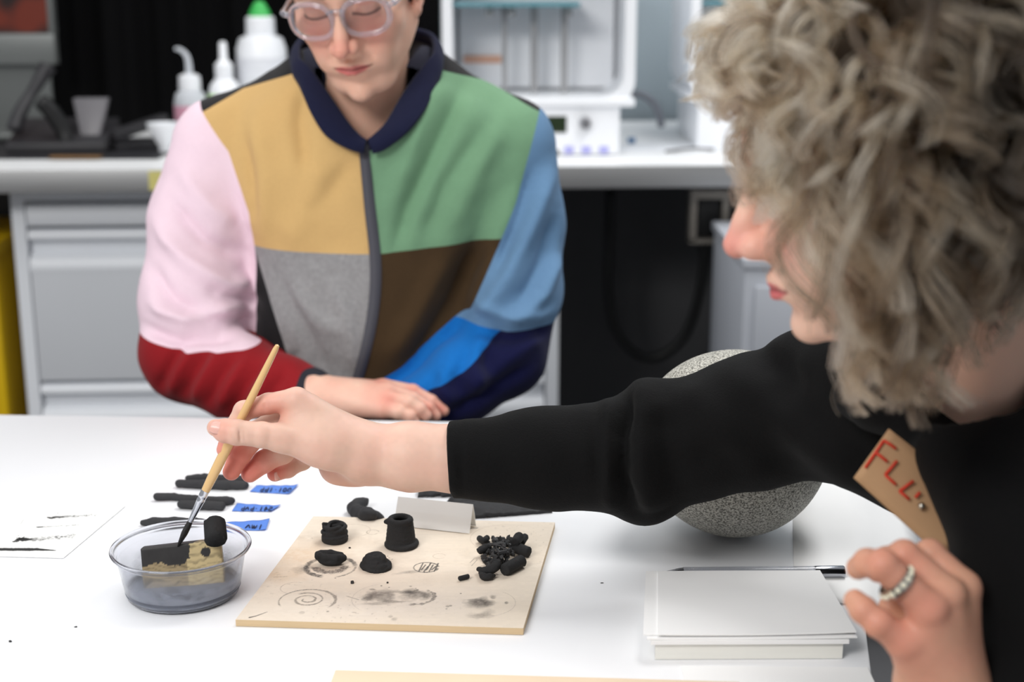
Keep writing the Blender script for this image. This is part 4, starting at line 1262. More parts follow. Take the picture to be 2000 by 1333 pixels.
# pen lying across the far edge of the stack
za = TZ + 0.0062
pa = on(1284, 1121, za); pb = on(1649, 1118, za)
dv = pb - pa; Lp = np.linalg.norm(dv)
PEN = empty('pen', pa, 0, 'clear fat-barrelled pen with chrome end lying behind the paper stack', 'pen')
PEN.matrix_world = Matrix.Translation(pa) @ Vector(dv).to_track_quat('Z', 'Y').to_matrix().to_4x4()
m_penb = M('clear pen barrel', (225, 228, 235), 0.15, trans=0.85, ior=1.45)
m_chr = M('chrome', (170, 172, 178), 0.2, metal=1.0)
lathe('tip', [(0, 0), (0.0008, 0), (0.0022, 0.008), (0.0050, 0.020), (0.0054, 0.024), (0, 0.024)], m_chr, PEN, 20)
lathe('barrel', [(0.0044, 0.024), (0.0058, 0.024), (0.0058, Lp * 0.84), (0.0044, Lp * 0.84)], m_penb, PEN, 24)
lathe('refill', [(0, 0.018), (0.0013, 0.018), (0.0013, Lp * 0.8), (0, Lp * 0.8)], M('brass', (190, 160, 110), 0.4, metal=0.6), PEN, 12)
lathe('cap', [(0, Lp * 0.84), (0.0058, Lp * 0.84), (0.0061, Lp * 0.85), (0.0061, Lp - 0.001), (0.0054, Lp), (0, Lp)], m_chr, PEN, 24)
# sheet lying in front of the stack
o = box('paper_sheet', (0, -0.14, 0), (Lw * 0.98, -0.012, 0.0008), m_paper); o.location = kf[0] + ex_ * 0.02; o.rotation_euler = (0, 0, math.atan2(ex_[1], ex_[0]) - 0.03)
o.location.z = TZ + 0.0002
tag(o, 'blank white paper sheet lying flat in front of the paper stack', 'paper')

# ---------------------------------------------------------------- plastic bowl
m_bowl = M('clear food tub plastic', (236, 238, 244), 0.12, trans=0.96, ior=1.22)
cP_ = on(359, 1148, TZ)
cB_ = on(359, 1158, TZ)
BW = empty('plastic_bowl', cB_, 0, 'round clear plastic tub with inky water holding a painted block', 'bowl')
rb, rt, hb = 0.0500, 0.0600, 0.0465
th = 0.0009
prof = [(0, 0.0018), (rb - 0.008, 0.0018), (rb - 0.006, 0.0006), (rb - 0.002, 0.0006), (rb, 0.003), (rb + 0.0018, 0.010), (rt - 0.003, hb - 0.008), (rt - 0.0022, hb - 0.006),
        (rt - 0.0004, hb - 0.005), (rt, hb - 0.004), (rt + 0.0022, hb - 0.003), (rt + 0.0028, hb - 0.0012), (rt + 0.002, hb), (rt + 0.0004, hb), (rt - 0.0006, hb - 0.0012),
        (rt - 0.0012, hb - 0.004), (rt - 0.0032, hb - 0.0055), (rt - 0.004, hb - 0.008), (rb + 0.0009, 0.010), (rb - 0.001, 0.0036), (rb - 0.003, 0.0018), (rb - 0.006, 0.0030), (0, 0.0030)]
lathe('tub', prof, m_bowl, BW, 96)
m_wat = M('inky water', (150, 155, 168), 0.06, trans=0.55, ior=1.05)
hw = 0.0068
lathe('ink_water', [(0, 0.0032), (rb - 0.004, 0.0032), (rb - 0.0006, 0.0060), (rb + 0.0007, 0.0100), (rb + 0.0014, hw), (rb - 0.001, hw - 0.0004), (0, hw - 0.0004)], m_wat, BW, 72)
# grey wash clinging to the wall of the tub
m_wash = M('dried ink wash', (120, 122, 130), 0.4)
nt = m_wash.node_tree; b = nt.nodes['Principled BSDF']; tcn = nt.nodes.new('ShaderNodeTexCoord')
mpn = nt.nodes.new('ShaderNodeMapping'); mpn.inputs['Scale'].default_value = (1, 1, 2.0); nt.links.new(tcn.outputs['Object'], mpn.inputs['Vector'])
def wnoise(sc, lo_, hi_, off):
    n1 = nt.nodes.new('ShaderNodeTexNoise'); n1.inputs['Scale'].default_value = sc; n1.inputs['Detail'].default_value = 4
    ad = nt.nodes.new('ShaderNodeVectorMath'); ad.inputs[1].default_value = (off, off, 0); nt.links.new(mpn.outputs['Vector'], ad.inputs[0]); nt.links.new(ad.outputs['Vector'], n1.inputs['Vector'])
    r = nt.nodes.new('ShaderNodeMapRange'); r.inputs['From Min'].default_value = 0.3; r.inputs['From Max'].default_value = 0.7; r.inputs['To Min'].default_value = lo_; r.inputs['To Max'].default_value = hi_
    nt.links.new(n1.outputs['Fac'], r.inputs['Value']); return r.outputs['Result']
sx = nt.nodes.new('ShaderNodeSeparateXYZ'); nt.links.new(tcn.outputs['Object'], sx.inputs['Vector'])
mr = nt.nodes.new('ShaderNodeMapRange'); mr.inputs['From Min'].default_value = 0.003; mr.inputs['From Max'].default_value = 0.036; mr.inputs['To Min'].default_value = 0.95; mr.inputs['To Max'].default_value = 0.06
nt.links.new(sx.outputs['Z'], mr.inputs['Value'])
ml = nt.nodes.new('ShaderNodeMath'); ml.operation = 'MULTIPLY'; nt.links.new(mr.outputs['Result'], ml.inputs[0]); nt.links.new(wnoise(30, 0.55, 1.1, 0.0), ml.inputs[1]); nt.links.new(ml.outputs[0], b.inputs['Alpha'])
rp = nt.nodes.new('ShaderNodeValToRGB'); nt.links.new(wnoise(38, 0.0, 1.0, 0.4), rp.inputs['Fac'])
rp.color_ramp.elements[0].color = srgb(100, 101, 106); rp.color_ramp.elements[0].position = 0.15
rp.color_ramp.elements[1].color = srgb(196, 200, 208); rp.color_ramp.elements[1].position = 0.6
nt.links.new(rp.outputs['Color'], b.inputs['Base Color'])
lathe('ink_stain', [(rb - 0.0016, 0.0042), (rb + 0.0003, 0.0100), (rt - 0.0046, hb - 0.0085)], m_wash, BW, 72)
lathe('ink_rim_stain', [(rt - 0.0008, hb - 0.0010), (rt - 0.0016, hb - 0.0040)], M('ink rim mark', (40, 44, 60), 0.4, alpha=0.25), BW, 72)
# painted block leaning in the tub
m_blk = M('painted block', (190, 170, 130), 0.5, attr=True, bump=0.08, bscale=150)
t0, t1 = on(278, 1066, TZ + .041), on(438, 1060, TZ + .043)
bl = np.array([0.0, 0.0, 0.0])
BA = at(279, 1100, cB_[1] - 0.012); BB = at(437, 1096, cB_[1] - 0.006)
# build as box: length along ex, tilted top
ctr = (on(278, 1100, TZ + 0.026) + on(437, 1092, TZ + 0.026)) / 2
bx = on(437, 1090, TZ + 0.026) - on(278, 1102, TZ + 0.026); Lb = np.linalg.norm(bx) * 0.99; yaw = math.atan2(bx[1], bx[0])
n1_, n2_, n3_ = 90, 30, 30
def block_faces():
    Vv, Qq, nn = [], [], 0
    hx, hy_, hz = Lb / 2, 0.014, 0.0200
    for (o0, ea, eb, na, nb) in (((-hx, -hy_, hz), (2 * hx, 0, 0), (0, 2 * hy_, 0), n1_, n2_), ((-hx, -hy_, -hz), (2 * hx, 0, 0), (0, 0, 2 * hz), n1_, n3_), ((hx, -hy_, -hz), (0, 2 * hy_, 0), (0, 0, 2 * hz), n2_, n3_),
                                 ((-hx, hy_, -hz), (0, -2 * hy_, 0), (0, 0, 2 * hz), n2_, n3_), ((hx, hy_, -hz), (-2 * hx, 0, 0), (0, 0, 2 * hz), n1_, n3_), ((-hx, hy_, -hz), (2 * hx, 0, 0), (0, -2 * hy_, 0), n1_, n2_)):
        u, v = np.meshgrid(np.linspace(0, 1, na), np.linspace(0, 1, nb), indexing='ij')
        P_ = np.array(o0) + u.ravel()[:, None] * np.array(ea) + v.ravel()[:, None] * np.array(eb)
        i, j = np.meshgrid(np.arange(na - 1), np.arange(nb - 1), indexing='ij'); q = (i * nb + j).ravel() + nn
        Vv.append(P_); Qq.append(np.stack([q, q + nb, q + nb + 1, q + 1], -1)); nn += len(P_)
    return np.vstack(Vv), np.vstack(Qq)
V, Q = block_faces()
hx, hy_, hz = Lb / 2, 0.014, 0.0200
C = np.tile(lin((196, 176, 132)), (len(V), 1))
uu = (V[:, 0] + hx) / (2 * hx)
nz_ = vnoise(V, 180, 3) * 0.5 + vnoise(V, 420, 4) * 0.3
swirl = np.sin((V[:, 2] + 0.004 * np.sin(V[:, 0] * 120 + 1) + 0.006 * vnoise(V, 60, 8) + 0.0016 * vnoise(V, 260, 18)) * 1150) + 0.5 * vnoise(V, 200, 28)
C = C * (1 - 0.55 * np.clip(swirl - 0.2, 0, 1))[:, None]
C = C * (1 + 0.15 * nz_)[:, None]
frontz = (V[:, 2] + hz) / (2 * hz)
drip = 0.56 + 0.05 * np.sin(V[:, 0] * 190) + 0.10 * nz_
black = ((frontz > drip) & (uu < 0.60 + 0.03 * nz_)) | ((V[:, 2] > hz - 1e-5) & (uu < 0.70 + 0.1 * nz_ + 2.0 * (V[:, 1])))
black |= (np.hypot((uu - 0.80) * 2 * hx, (V[:, 2] - 0.010)) < 0.0045) | (np.hypot(V[:, 0] - hx * 0.62, V[:, 1] + 0.006) < 0.006) & (V[:, 2] > hz - 1e-4)
grey_low = (frontz < drip) & (uu < 0.56)
C = np.where(grey_low[:, None], C * np.array([0.62, 0.60, 0.62]) , C)
wash = (V[:, 2] > hz - 1e-5) & (uu > 0.66)
C = np.where(wash[:, None], C * np.array([0.62, 0.60, 0.62]), C)
C = np.where(black[:, None], lin((40, 38, 38)) * (1 + 0.3 * nz_)[:, None], C)
# rounded edges
for ax, hh_ in ((0, hx), (1, hy_), (2, hz)): pass
rr_ = 0.0018
inner = np.clip(V, -np.array([hx, hy_, hz]) + rr_, np.array([hx, hy_, hz]) - rr_)
dd = V - inner; V = inner + dd / (np.linalg.norm(dd, axis=1, keepdims=True) + 1e-9) * rr_
BL = np_mesh('ink_block', V, Q, m_blk, None, True, C)
BL.location = ctr + np.array([-0.002, 0.0085, -0.0072]); BL.rotation_euler = (-0.32, -0.045, yaw)
tag(BL, 'pale wooden block with wet black paint on its left half, standing in the plastic tub', 'block')
# black plug resting on block and rim
gA = on(420, 1017, TZ + .057); gB = on(422, 1062, TZ + .048)
o = stick3('charcoal_plug', at(419, 1019, cP_[1] + 0.010), at(422, 1058, cP_[1] - 0.012), .0103, 'short fat black charcoal plug leaning on the block in the tub', m_clay2)
o['category'] = 'charcoal'; del o['group']
# ================================================================ PEOPLE: shared builders
from mathutils.bvhtree import BVHTree

m_skin = M('skin', (225, 180, 160), 0.48, attr=True, sss=0.22, spec=0.35, bump=0.06, bscale=900)

def frame(yaw_dir, pitch, roll=0.0):
    """columns: forward, up, left of a head looking along the horizontal direction yaw_dir, bent down by pitch"""
    f0 = np.array([yaw_dir[0], yaw_dir[1], 0.0]); f0 /= np.linalg.norm(f0)
    z = np.array([0, 0, 1.0])
    f = math.cos(pitch) * f0 - math.sin(pitch) * z
    u = math.cos(pitch) * z + math.sin(pitch) * f0
    l = np.cross(u, f)
    l2 = l * math.cos(roll) + u * math.sin(roll); u2 = u * math.cos(roll) - l * math.sin(roll)
    return np.stack([f, u2, l2], 1)

class Head:
    """head in local millimetres (forward, up, left) placed in the room"""
    def __init__(s, H, R, sc=1.0):
        s.H, s.R, s.k = np.asarray(H, float), R, sc * 0.001
    def w(s, f, u, l=0.0): return s.H + s.R @ (np.array([f, u, l], float) * s.k)
    def loc(s, P): return (P - s.H) @ s.R / s.k

def build_head(f, h, slim=0.0, nose=1.0, chin=0.0):
    k = h.k; R = h.R
    E = lambda c, r, kk, op='u', M_=None: f.ell(h.w(*c), np.array(r) * k, R if M_ is None else R @ M_, kk * k, op)
    Cn = lambda a, b, ra, rb, kk, op='u': f.cone(h.w(*a), h.w(*b), ra * k, rb * k, kk * k, op)
    E((-12, 42, 0), (92, 80, 74), 8)
    E((26, -22, 0), (58, 80, 65 - slim), 26)
    E((40, 30, 0), (44, 50, 60), 24)
    for s in (-1, 1):
        Cn((2, -52, s * (55 - slim)), (48, -92 - chin, s * 28), 15, 15, 24)
        E((54, -26, s * 42), (21, 20, 21), 20)
        E((62, -62, s * 30), (18, 24, 18), 20)
    Cn((54, -94 - chin, 12), (54, -94 - chin, -12), 18, 18, 16)
    E((74, -100 - chin, 0), (13, 13, 15), 12)
    E((72, -70, 0), (20, 20, 26), 14)                    # muzzle
    Cn((80, 20, 10), (66, 22, 48), 9, 9, 12); Cn((80, 20, -10), (66, 22, -48), 9, 9, 12)
    for s in (-1, 1):
        E((93, 0, s * 31), (13, 11, 17), 12, 's')
    for s in (-1, 1):
        E((70, 0, s * 31), (13.5, 13, 14.5), 3)
        E((72, 3, s * 31), (13.2, 10.5, 15.5), 2)       # upper lid
        E((69, -9, s * 31), (12, 7, 15), 5)
    # nose
    Cn((76, -26, 0), (86, -46, 0), 13, 11, 8)
    for s in (-1, 1): E((85, -43, s * 11), (11, 8, 8), 7)
    Cn((82, 12, 0), (100, -26, 0), 7.0, 8.0, 9); Cn((100, -26, 0), (108 + 4 * nose, -38, 0), 8, 9.5, 5)
    for s in (-1, 1):
        E((97, -41, s * 11.5), (11, 8.5, 7.5), 5)
        E((102, -49, s * 6.5), (5, 4, 3.2), 2, 's')
        Cn((92, -36, s * 21), (84, -60, s * 27), 2.2, 2.0, 6, 's')
    Cn((92, -53, 0), (92, -61, 0), 2.2, 3.0, 4, 's')
    # lips
    for s in (-1, 1):
        Cn((90.5, -66, s * 4), (81, -70.5, s * 23), 5.2, 2.2, 4)
        Cn((89.5, -76, s * 4), (80, -72.5, s * 21), 6.0, 2.4, 4)
        Cn((96.5, -71.2, 0), (82, -71.4, s * 25), 1.1, 1.2, 1.5, 's')
    Cn((90, -86, 9), (90, -86, -9), 5, 5, 8, 's')
    # ears
    for s in (-1, 1):
        tilt = np.array([[0.96, 0.26, 0], [-0.26, 0.96, 0], [0, 0, 1.0]])
        E((-8, -12, s * 74), (18, 31, 7), 6, 'u', tilt)
        E((-5, -12, s * 81), (11, 20, 5), 4, 's', tilt)
        E((2, -38, s * 72), (9, 10, 6), 5)
        E((6, -16, s * 74), (5, 9, 5), 4)

def face_colors(h, V, base, blush, lip, brow, lash):
    L = h.loc(V); f, u, l = L[:, 0], L[:, 1], L[:, 2]
    C = np.tile(np.asarray(base, float), (len(V), 1))
    def mix(a, c):
        nonlocal C
        a = np.clip(a, 0, 1)[:, None]; C = C * (1 - a) + np.asarray(c) * a
    g = lambda c, r: np.exp(-(((f - c[0]) / r[0]) ** 2 + ((u - c[1]) / r[1]) ** 2 + ((np.abs(l) - c[2]) / r[2]) ** 2))
    front = np.clip((f - 30) / 20, 0, 1)
    mix(0.55 * g((70, -34, 36), (40, 22, 20)) * front, blush); mix(0.75 * g((110, -38, 0), (18, 16, 16)), blush)
    mix(0.5 * g((-8, -12, 78), (24, 36, 14)), blush)
    # lips
    w = 1 - np.clip(np.abs(l) / 25.0, 0, 1) ** 2
    up = (-71.3 + 6.8 * w - 1.5 * np.exp(-(l / 4) ** 2)); dn = (-71.3 - 9.0 * w)
    lm = np.clip((up - u) / 1.5, 0, 1) * np.clip((u - dn) / 1.8, 0, 1) * (f > 72) * (np.abs(l) < 25)
    mix(lm * 0.9, lip)
    mix(np.exp(-((u + 71.4) / 1.1) ** 2) * (np.abs(l) < 24) * (f > 74) * 0.75, np.asarray(lip) * 0.35)
    # brows and lashes
    bl = np.exp(-((u - (23 - 0.004 * (np.abs(l) - 30) ** 2)) / 3.6) ** 2) * np.clip((np.abs(l) - 9) / 5, 0, 1) * np.clip((54 - np.abs(l)) / 8, 0, 1) * (f > 50)
    mix(bl * 0.85, brow)
    al = np.abs(l) - 31
    lu = -4.5 - 3.0 * (1 - (al / 17) ** 2)
    mix(np.exp(-((u - lu) / 1.7) ** 2) * (np.abs(al) < 16) * (f > 58) * 0.9, lash)
    mix(0.15 * np.exp(-((u - lu + 6) / 5) ** 2) * (np.abs(al) < 16) * (f > 58), np.asarray(blush) * 0.6)
    mix(0.4 * np.exp(-((u - 7) / 3) ** 2) * (np.abs(al) < 17) * (f > 58), np.asarray(blush) * 0.6)
    mix(((f - 102) ** 2 / 40 + (u + 50) ** 2 / 14 + (np.abs(l) - 6.5) ** 2 / 12 < 1).astype(float) * 0.75, np.asarray(lip) * 0.3)
    return C

def J(p, y0): return at(p[0], p[1], y0 + p[2] * 0.001)

def build_hand(f, spec, y0, kf=0.0035):
    """spec: wrist, palm lines, fingers with photo joints and radii in mm; fingers are kept apart, the palm is blended"""
    W_, wr = J(spec['wrist'], y0), spec['wr'] * 0.001
    for a, b, ra, rb in spec['palm']:
        f.cone(J(a, y0), J(b, y0), ra * 0.001, rb * 0.001, 0.012)
    for js, rs_ in spec['fingers']:
        P = [J(j, y0) for j in js]
        for i in range(len(P) - 1):
            f.cone(P[i], P[i + 1], rs_[i] * 0.001, rs_[i + 1] * 0.001, 0.005 if i == 0 else 0.0018)
        for i in range(1, len(P) - 1):
            f.ell(P[i], np.array([1, 1, 1]) * rs_[i] * 0.00104, None, 0.002)

def skin_tone(V, base, red, seed=0, amt=0.25):
    n = 0.5 + 0.5 * vnoise(V, 60, seed); n2 = vnoise(V, 260, seed + 1)
    a = np.clip(amt * n, 0, 1)[:, None]
    return (np.asarray(base) * (1 - a) + np.asarray(red) * a) * (1 + 0.03 * n2)[:, None]

def redden(C, V, pts, r, col, amt):
    for p in pts:
        a = (amt * np.exp(-((V - p) ** 2).sum(1) / r ** 2))[:, None]
        C = C * (1 - a) + np.asarray(col) * a
    return C

def xz(p, y): q = at(p[0], p[1], y); return np.array([q[0], q[2]])
def poly_side(P, pts, y):
    """signed distance (m) to an open polyline in the upright plane; positive on its left when walked from first to last"""
    A = [xz(p, y) for p in pts]
    X = P[:, [0, 2]]
    best = np.full(len(P), 9.0); sg = np.ones(len(P))
    for i in range(len(A) - 1):
        a, b = A[i], A[i + 1]; ba = b - a; L2 = ba @ ba
        t = ((X - a) @ ba) / L2
        t0 = -9e9 if i == 0 else 0.0; t1 = 9e9 if i == len(A) - 2 else 1.0
        t = np.clip(t, t0, t1)
        d = X - a - t[:, None] * ba
        dist = np.hypot(d[:, 0], d[:, 1])
        cr = ba[0] * (X[:, 1] - a[1]) - ba[1] * (X[:, 0] - a[0])
        up = dist < best
        best = np.where(up, dist, best); sg = np.where(up, np.where(cr >= 0, 1.0, -1.0), sg)
    return best * sg

def fold_disp(P, folds):
    """sum of soft ridges/creases; each fold: list of photo points, depth y, half width m, height m"""
    D = np.zeros(len(P))
    for pts, y, w, a in folds:
        A = [at(p[0], p[1], y) for p in pts]
        best = np.full(len(P), 9.0); tt = np.zeros(len(P)); n = len(A) - 1
        for i in range(n):
            p0 = A[i][[0, 2]]; ba = A[i + 1][[0, 2]] - p0
            X = P[:, [0, 2]] - p0
            t = np.clip((X @ ba) / (ba @ ba), 0, 1)
            d = np.hypot(*(X - t[:, None] * ba).T)
            up = d < best; best = np.where(up, d, best); tt = np.where(up, (i + t) / n, tt)
        D += a * np.exp(-(best / w) ** 2) * np.clip(np.sin(np.pi * np.clip(tt * 0.9 + 0.05, 0, 1)) * 1.6, 0, 1)
    return D

def split_parts(V, T, N, fields, labeler):
    """cut a triangle mesh along every field's zero line and give each triangle a label"""
    at_ = N.copy()
    for fd in fields:
        V, T, at_, s_ = cut(V, T, at_, fd(V))
    c = V[T].mean(1)
    return V, T, at_, labeler(c)

def emit_parts(V, T, N, lab, names, parent):
    out = {}
    for i, (nm, mat) in names.items():
        t = T[lab == i]
        if len(t) == 0: continue
        u, inv = np.unique(t, return_inverse=True)
        o = np_mesh(nm, V[u], inv.reshape(-1, 3), mat, parent, True, None, N[u] / (np.linalg.norm(N[u], axis=1, keepdims=True) + 1e-9))
        out[i] = o
    return out

def hair_curves(name, strands, cols, mat, parent, r0=0.00022, r1=0.00008):
    """strands: (n,m,3) array"""
    n, m, _ = strands.shape
    c = bpy.data.hair_curves.new(name)
    c.add_curves([m] * n)
    c.attributes['position'].data.foreach_set('vector', strands.reshape(-1).astype(np.float32))
    ra = c.attributes.new('radius', 'FLOAT', 'POINT')
    ra.data.foreach_set('value', np.tile(np.linspace(r0, r1, m), n).astype(np.float32))
    ca = c.attributes.new('Col', 'FLOAT_COLOR', 'CURVE')
    c4 = np.ones((n, 4), np.float32); c4[:, :3] = cols
    ca.data.foreach_set('color', c4.ravel())
    c.materials.append(mat)
    o = bpy.data.objects.new(name, c)
    return link(o, parent)

def hair_mat(name, rough=0.4):
    m = bpy.data.materials.new(name); m.use_nodes = True
    nt = m.node_tree; nt.nodes.remove(nt.nodes['Principled BSDF'])
    h = nt.nodes.new('ShaderNodeBsdfHairPrincipled'); h.parametrization = 'COLOR'
    a = nt.nodes.new('ShaderNodeAttribute'); a.attribute_name = 'Col'
    nt.links.new(a.outputs['Color'], h.inputs['Color'])
    h.inputs['Roughness'].default_value = rough; h.inputs['Radial Roughness'].default_value = 0.5
    nt.links.new(h.outputs[0], nt.nodes['Material Output'].inputs['Surface'])
    return m
m_hair = hair_mat('hair strands')

def body_mesh(person, pieces, arms):
    """one connected body: high detail head and hands joined by the arms inside the sleeves"""
    Vs = [p[0] for p in pieces]; Ts = []; Cs = [p[2] for p in pieces]; off = []; n = 0
    for V, Q, C in pieces:
        off.append(n); Ts.append(tri(Q) + n); n += len(V)
    for path, rad, ia, ib, col in arms:
        P = smooth_path(path, 40); R = np.interp(np.linspace(0, 1, len(P)), np.linspace(0, 1, len(rad)), rad)
        V, T = tube_np(P, R, 16)
        Ts.append(T + n)
        for piece, idx in ((ia, len(V) - 2), (ib, len(V) - 1)):       # tie the arm ends to the nearest skin
            Vp = pieces[piece][0]; d = ((Vp - V[idx]) ** 2).sum(1); k = np.argsort(d)[:2]
            Ts.append(np.array([[idx + n, k[0] + off[piece], k[1] + off[piece]]]))
        Vs.append(V); Cs.append(np.tile(np.asarray(col, float), (len(V), 1))); n += len(V)
    return np_mesh('body', np.vstack(Vs), np.vstack(Ts), m_skin, person, True, np.vstack(Cs))
# ================================================================ THE SEATED MAN
MAN = empty('person', (0, 0, 0), 0, 'person in a colour-block fleece jacket and clear glasses, sitting across the table with arms crossed', 'person')
RM = frame((-math.sin(math.radians(8)), -math.cos(math.radians(8))), math.radians(22), math.radians(6))
HM = Head((0, 0, 0), RM, 1.04)
HM.H = at(657, 23, 1.785) - RM @ (np.array([94, 4, 0]) * HM.k)
skinM = lin((222, 176, 154)); redM = lin((214, 128, 114))

# --- body: head, neck, hidden trunk and the right hand, one mesh
f = SDF(HM.H - 0.17, HM.H + np.array([0.15, 0.15, 0.16]), 0.0016)
f2lo = HM.H + np.array([-0.16, -0.16, -0.30])
f = SDF(f2lo, HM.H + np.array([0.16, 0.18, 0.15]), 0.0017)
build_head(f, HM, chin=9)
nb = at(712, 262, 1.965)
f.cone(HM.w(-26, -58, 0), nb, 0.054, 0.056, 0.012)
f.cone(nb, at(716, 420, 1.97), 0.060, 0.12, 0.02)
V1, Q1 = f.mesh(3)
C1 = face_colors(HM, V1, skinM, redM, lin((196, 104, 102)), lin((92, 66, 44)), lin((52, 42, 44)))
n_ = vnoise(V1, 80, 2); C1 = C1 * (1 + 0.03 * n_)[:, None]
# hand (his right), palm down at the table edge, fingers to the right
YH = 1.778
spec = dict(wrist=(612, 776, 0), wr=25, palm=[((560, 770, 8), (618, 776, 0), 26, 25), ((618, 776, 0), (748, 763, 22), 25, 13.5), ((618, 776, 0), (755, 768, 2), 25, 13.5), ((618, 778, 0), (755, 782, -14), 25, 13),
            ((618, 780, 0), (745, 800, -26), 24, 12), ((618, 780, 0), (690, 790, 30), 24, 14)],
            fingers=[([(748, 757, 22), (806, 766, 24), (842, 785, 20), (866, 803, 18)], [11.5, 10, 9, 7.6]),
                     ([(756, 764, 2), (806, 780, 0), (836, 797, -2), (850, 812, -2)], [11.5, 10, 9, 8]),
                     ([(758, 780, -14), (798, 786, -18), (820, 800, -20), (832, 812, -20)], [11.5, 10, 9, 8]),
                     ([(748, 800, -26), (778, 806, -30), (800, 814, -30), (810, 824, -28)], [10.5, 9, 8, 7]),
                     ([(690, 792, 32), (730, 806, 34), (765, 816, 30)], [13, 11, 9])])
lo = at(540, 850, YH - 0.07); hi = at(900, 700, YH + 0.08)
lo2 = np.minimum(lo, hi) - 0.01; hi2 = np.maximum(lo, hi) + 0.01; lo2[1] = YH - 0.075; hi2[1] = YH + 0.085
f = SDF(lo2, hi2, 0.0014); build_hand(f, spec, YH)
V2, Q2 = f.mesh(3)
C2 = skin_tone(V2, lin((228, 188, 168)), redM, 4, 0.35)
C2 = redden(C2, V2, [J((757, 782, -26), YH), J((806, 766, 12), YH), J((836, 800, -10), YH), J((858, 800, 10), YH), J((742, 742, 10), YH)], 0.014, lin((216, 120, 106)), 0.6)
body_mesh(MAN, [(V1, Q1, C1), (V2, Q2, C2)], [
    ([at(575, 772, 1.79), at(470, 745, 1.85), at(376, 690, 1.905), at(395, 430, 1.96), at(430, 300, 1.975), at(700, 330, 1.975)], [0.024, 0.034, 0.040, 0.044, 0.046, 0.06], 1, 0, skinM)])

# --- jacket
YJ = 1.88
armL = [at(424, 290, 1.965), at(392, 430, 1.955), at(376, 580, 1.925), at(372, 690, 1.895)]; rL = [0.062, 0.067, 0.069, 0.067]
foreL = [at(372, 690, 1.895), at(470, 742, 1.845), at(552, 762, 1.805), at(604, 770, 1.785)]; rfL = [0.067, 0.057, 0.045, 0.036]
armR = [at(1000, 292, 1.965), at(1008, 430, 1.955), at(1002, 570, 1.93), at(980, 690, 1.90)]; rR = [0.060, 0.064, 0.064, 0.061]
foreR = [at(980, 690, 1.90), at(900, 748, 1.86), at(835, 790, 1.84), at(770, 815, 1.83)]; rfR = [0.061, 0.053, 0.042, 0.034]
lo = at(250, 900, 1.9); hi = at(1125, 40, 2.0)
f = SDF((lo[0], 1.72, 0.50), (hi[0] + 0.02, 2.14, 1.235), 0.0042)
f.ell(at(722, 400, 1.975), (0.178, 0.118, 0.20), None, 0.03)
f.ell(at(712, 640, 1.975), (0.168, 0.125, 0.20), None, 0.05)
f.ell(at(712, 860, 1.98), (0.175, 0.14, 0.16), None, 0.05)
for a, b in (((600, 185), (436, 262)), ((838, 180), (1000, 262))):
    f.cone(at(a[0], a[1], 1.985), at(b[0], b[1], 1.972), 0.046, 0.050, 0.05)
f.cone(at(648, 178, 1.985), at(792, 172, 1.985), 0.052, 0.052, 0.05)
f.ell(at(600, 330, 1.915), (0.09, 0.045, 0.10), None, 0.05); f.ell(at(850, 330, 1.915), (0.09, 0.045, 0.10), None, 0.05)
f.chain(armL, rL, 0.022); f.chain(foreL, rfL, 0.014)
f.chain(armR, rR, 0.022); f.chain(foreR, rfR, 0.014)
f.cone(at(714, 250, 1.955), at(716, 60, 1.985), 0.058, 0.075, 0.01, 's')       # neck opening
ring_p = [(712, 312, 1.888), (650, 280, 1.888), (632, 230, 1.908), (616, 190, 1.935), (608, 160, 1.97), (616, 128, 2.03), (716, 108, 2.05), (818, 120, 2.03), (828, 154, 1.97), (820, 190, 1.935), (802, 230, 1.908), (778, 276, 1.888), (712, 312, 1.888)]
rp_ = smooth_path([at(*p) for p in ring_p], 60)
f.chain(rp_, [0.017] * len(rp_), 0.022)
f.cone(at(714, 262, 1.940), at(716, 60, 1.985), 0.052, 0.068, 0.008, 's')
V, Q = f.mesh(3)
T = tri(Q)
N = normals_np(V, Q)
folds = []
def fo(pts, y, w, a): folds.append((pts, y, w, a))
# sleeve folds (pink)
fo([(300, 440), (360, 500), (440, 560), (485, 570)], 1.88, 0.012, 0.010); fo([(290, 520), (350, 580), (430, 620)], 1.88, 0.011, -0.008); fo([(330, 400), (400, 470), (470, 510)], 1.88, 0.010, -0.009)
fo([(350, 330), (410, 400), (460, 440)], 1.9, 0.013, 0.006); fo([(300, 590), (370, 615), (470, 600)], 1.87, 0.010, 0.010); fo([(280, 640), (360, 655), (480, 640)], 1.86, 0.008, -0.010); fo([(400, 560), (450, 590), (490, 610)], 1.86, 0.008, -0.007)
# red sleeve ribs
for i in range(9):
    x = 318 + i * 27
    fo([(x + 40, 668 + i * 4), (x + 12, 715 + i * 3), (x - 16, 770 + i * 3)], 1.83, 0.0065, 0.0045 if i % 2 else -0.0045)
# blue sleeve
fo([(1080, 330), (1040, 430), (990, 540), (940, 610)], 1.9, 0.012, 0.010); fo([(1090, 420), (1060, 510), (1010, 590)], 1.9, 0.011, -0.009); fo([(1092, 500), (1060, 570), (990, 622)], 1.89, 0.010, 0.009); fo([(1045, 330), (1010, 430), (970, 520)], 1.9, 0.010, -0.008)
fo([(930, 590), (1000, 615), (1075, 610)], 1.88, 0.009, 0.008); fo([(1080, 645), (1010, 650), (930, 640)], 1.87, 0.009, -0.009)
# bright blue panel and navy forearm
for i in range(5):
    fo([(985 - i * 30, 640 + i * 22), (950 - i * 30, 690 + i * 18), (960 - i * 24, 740 + i * 14)], 1.83, 0.010, 0.006 if i % 2 else -0.006)
fo([(1060, 660), (1000, 700), (900, 760)], 1.83, 0.012, 0.007); fo([(1040, 720), (960, 760), (880, 800)], 1.83, 0.010, -0.006)
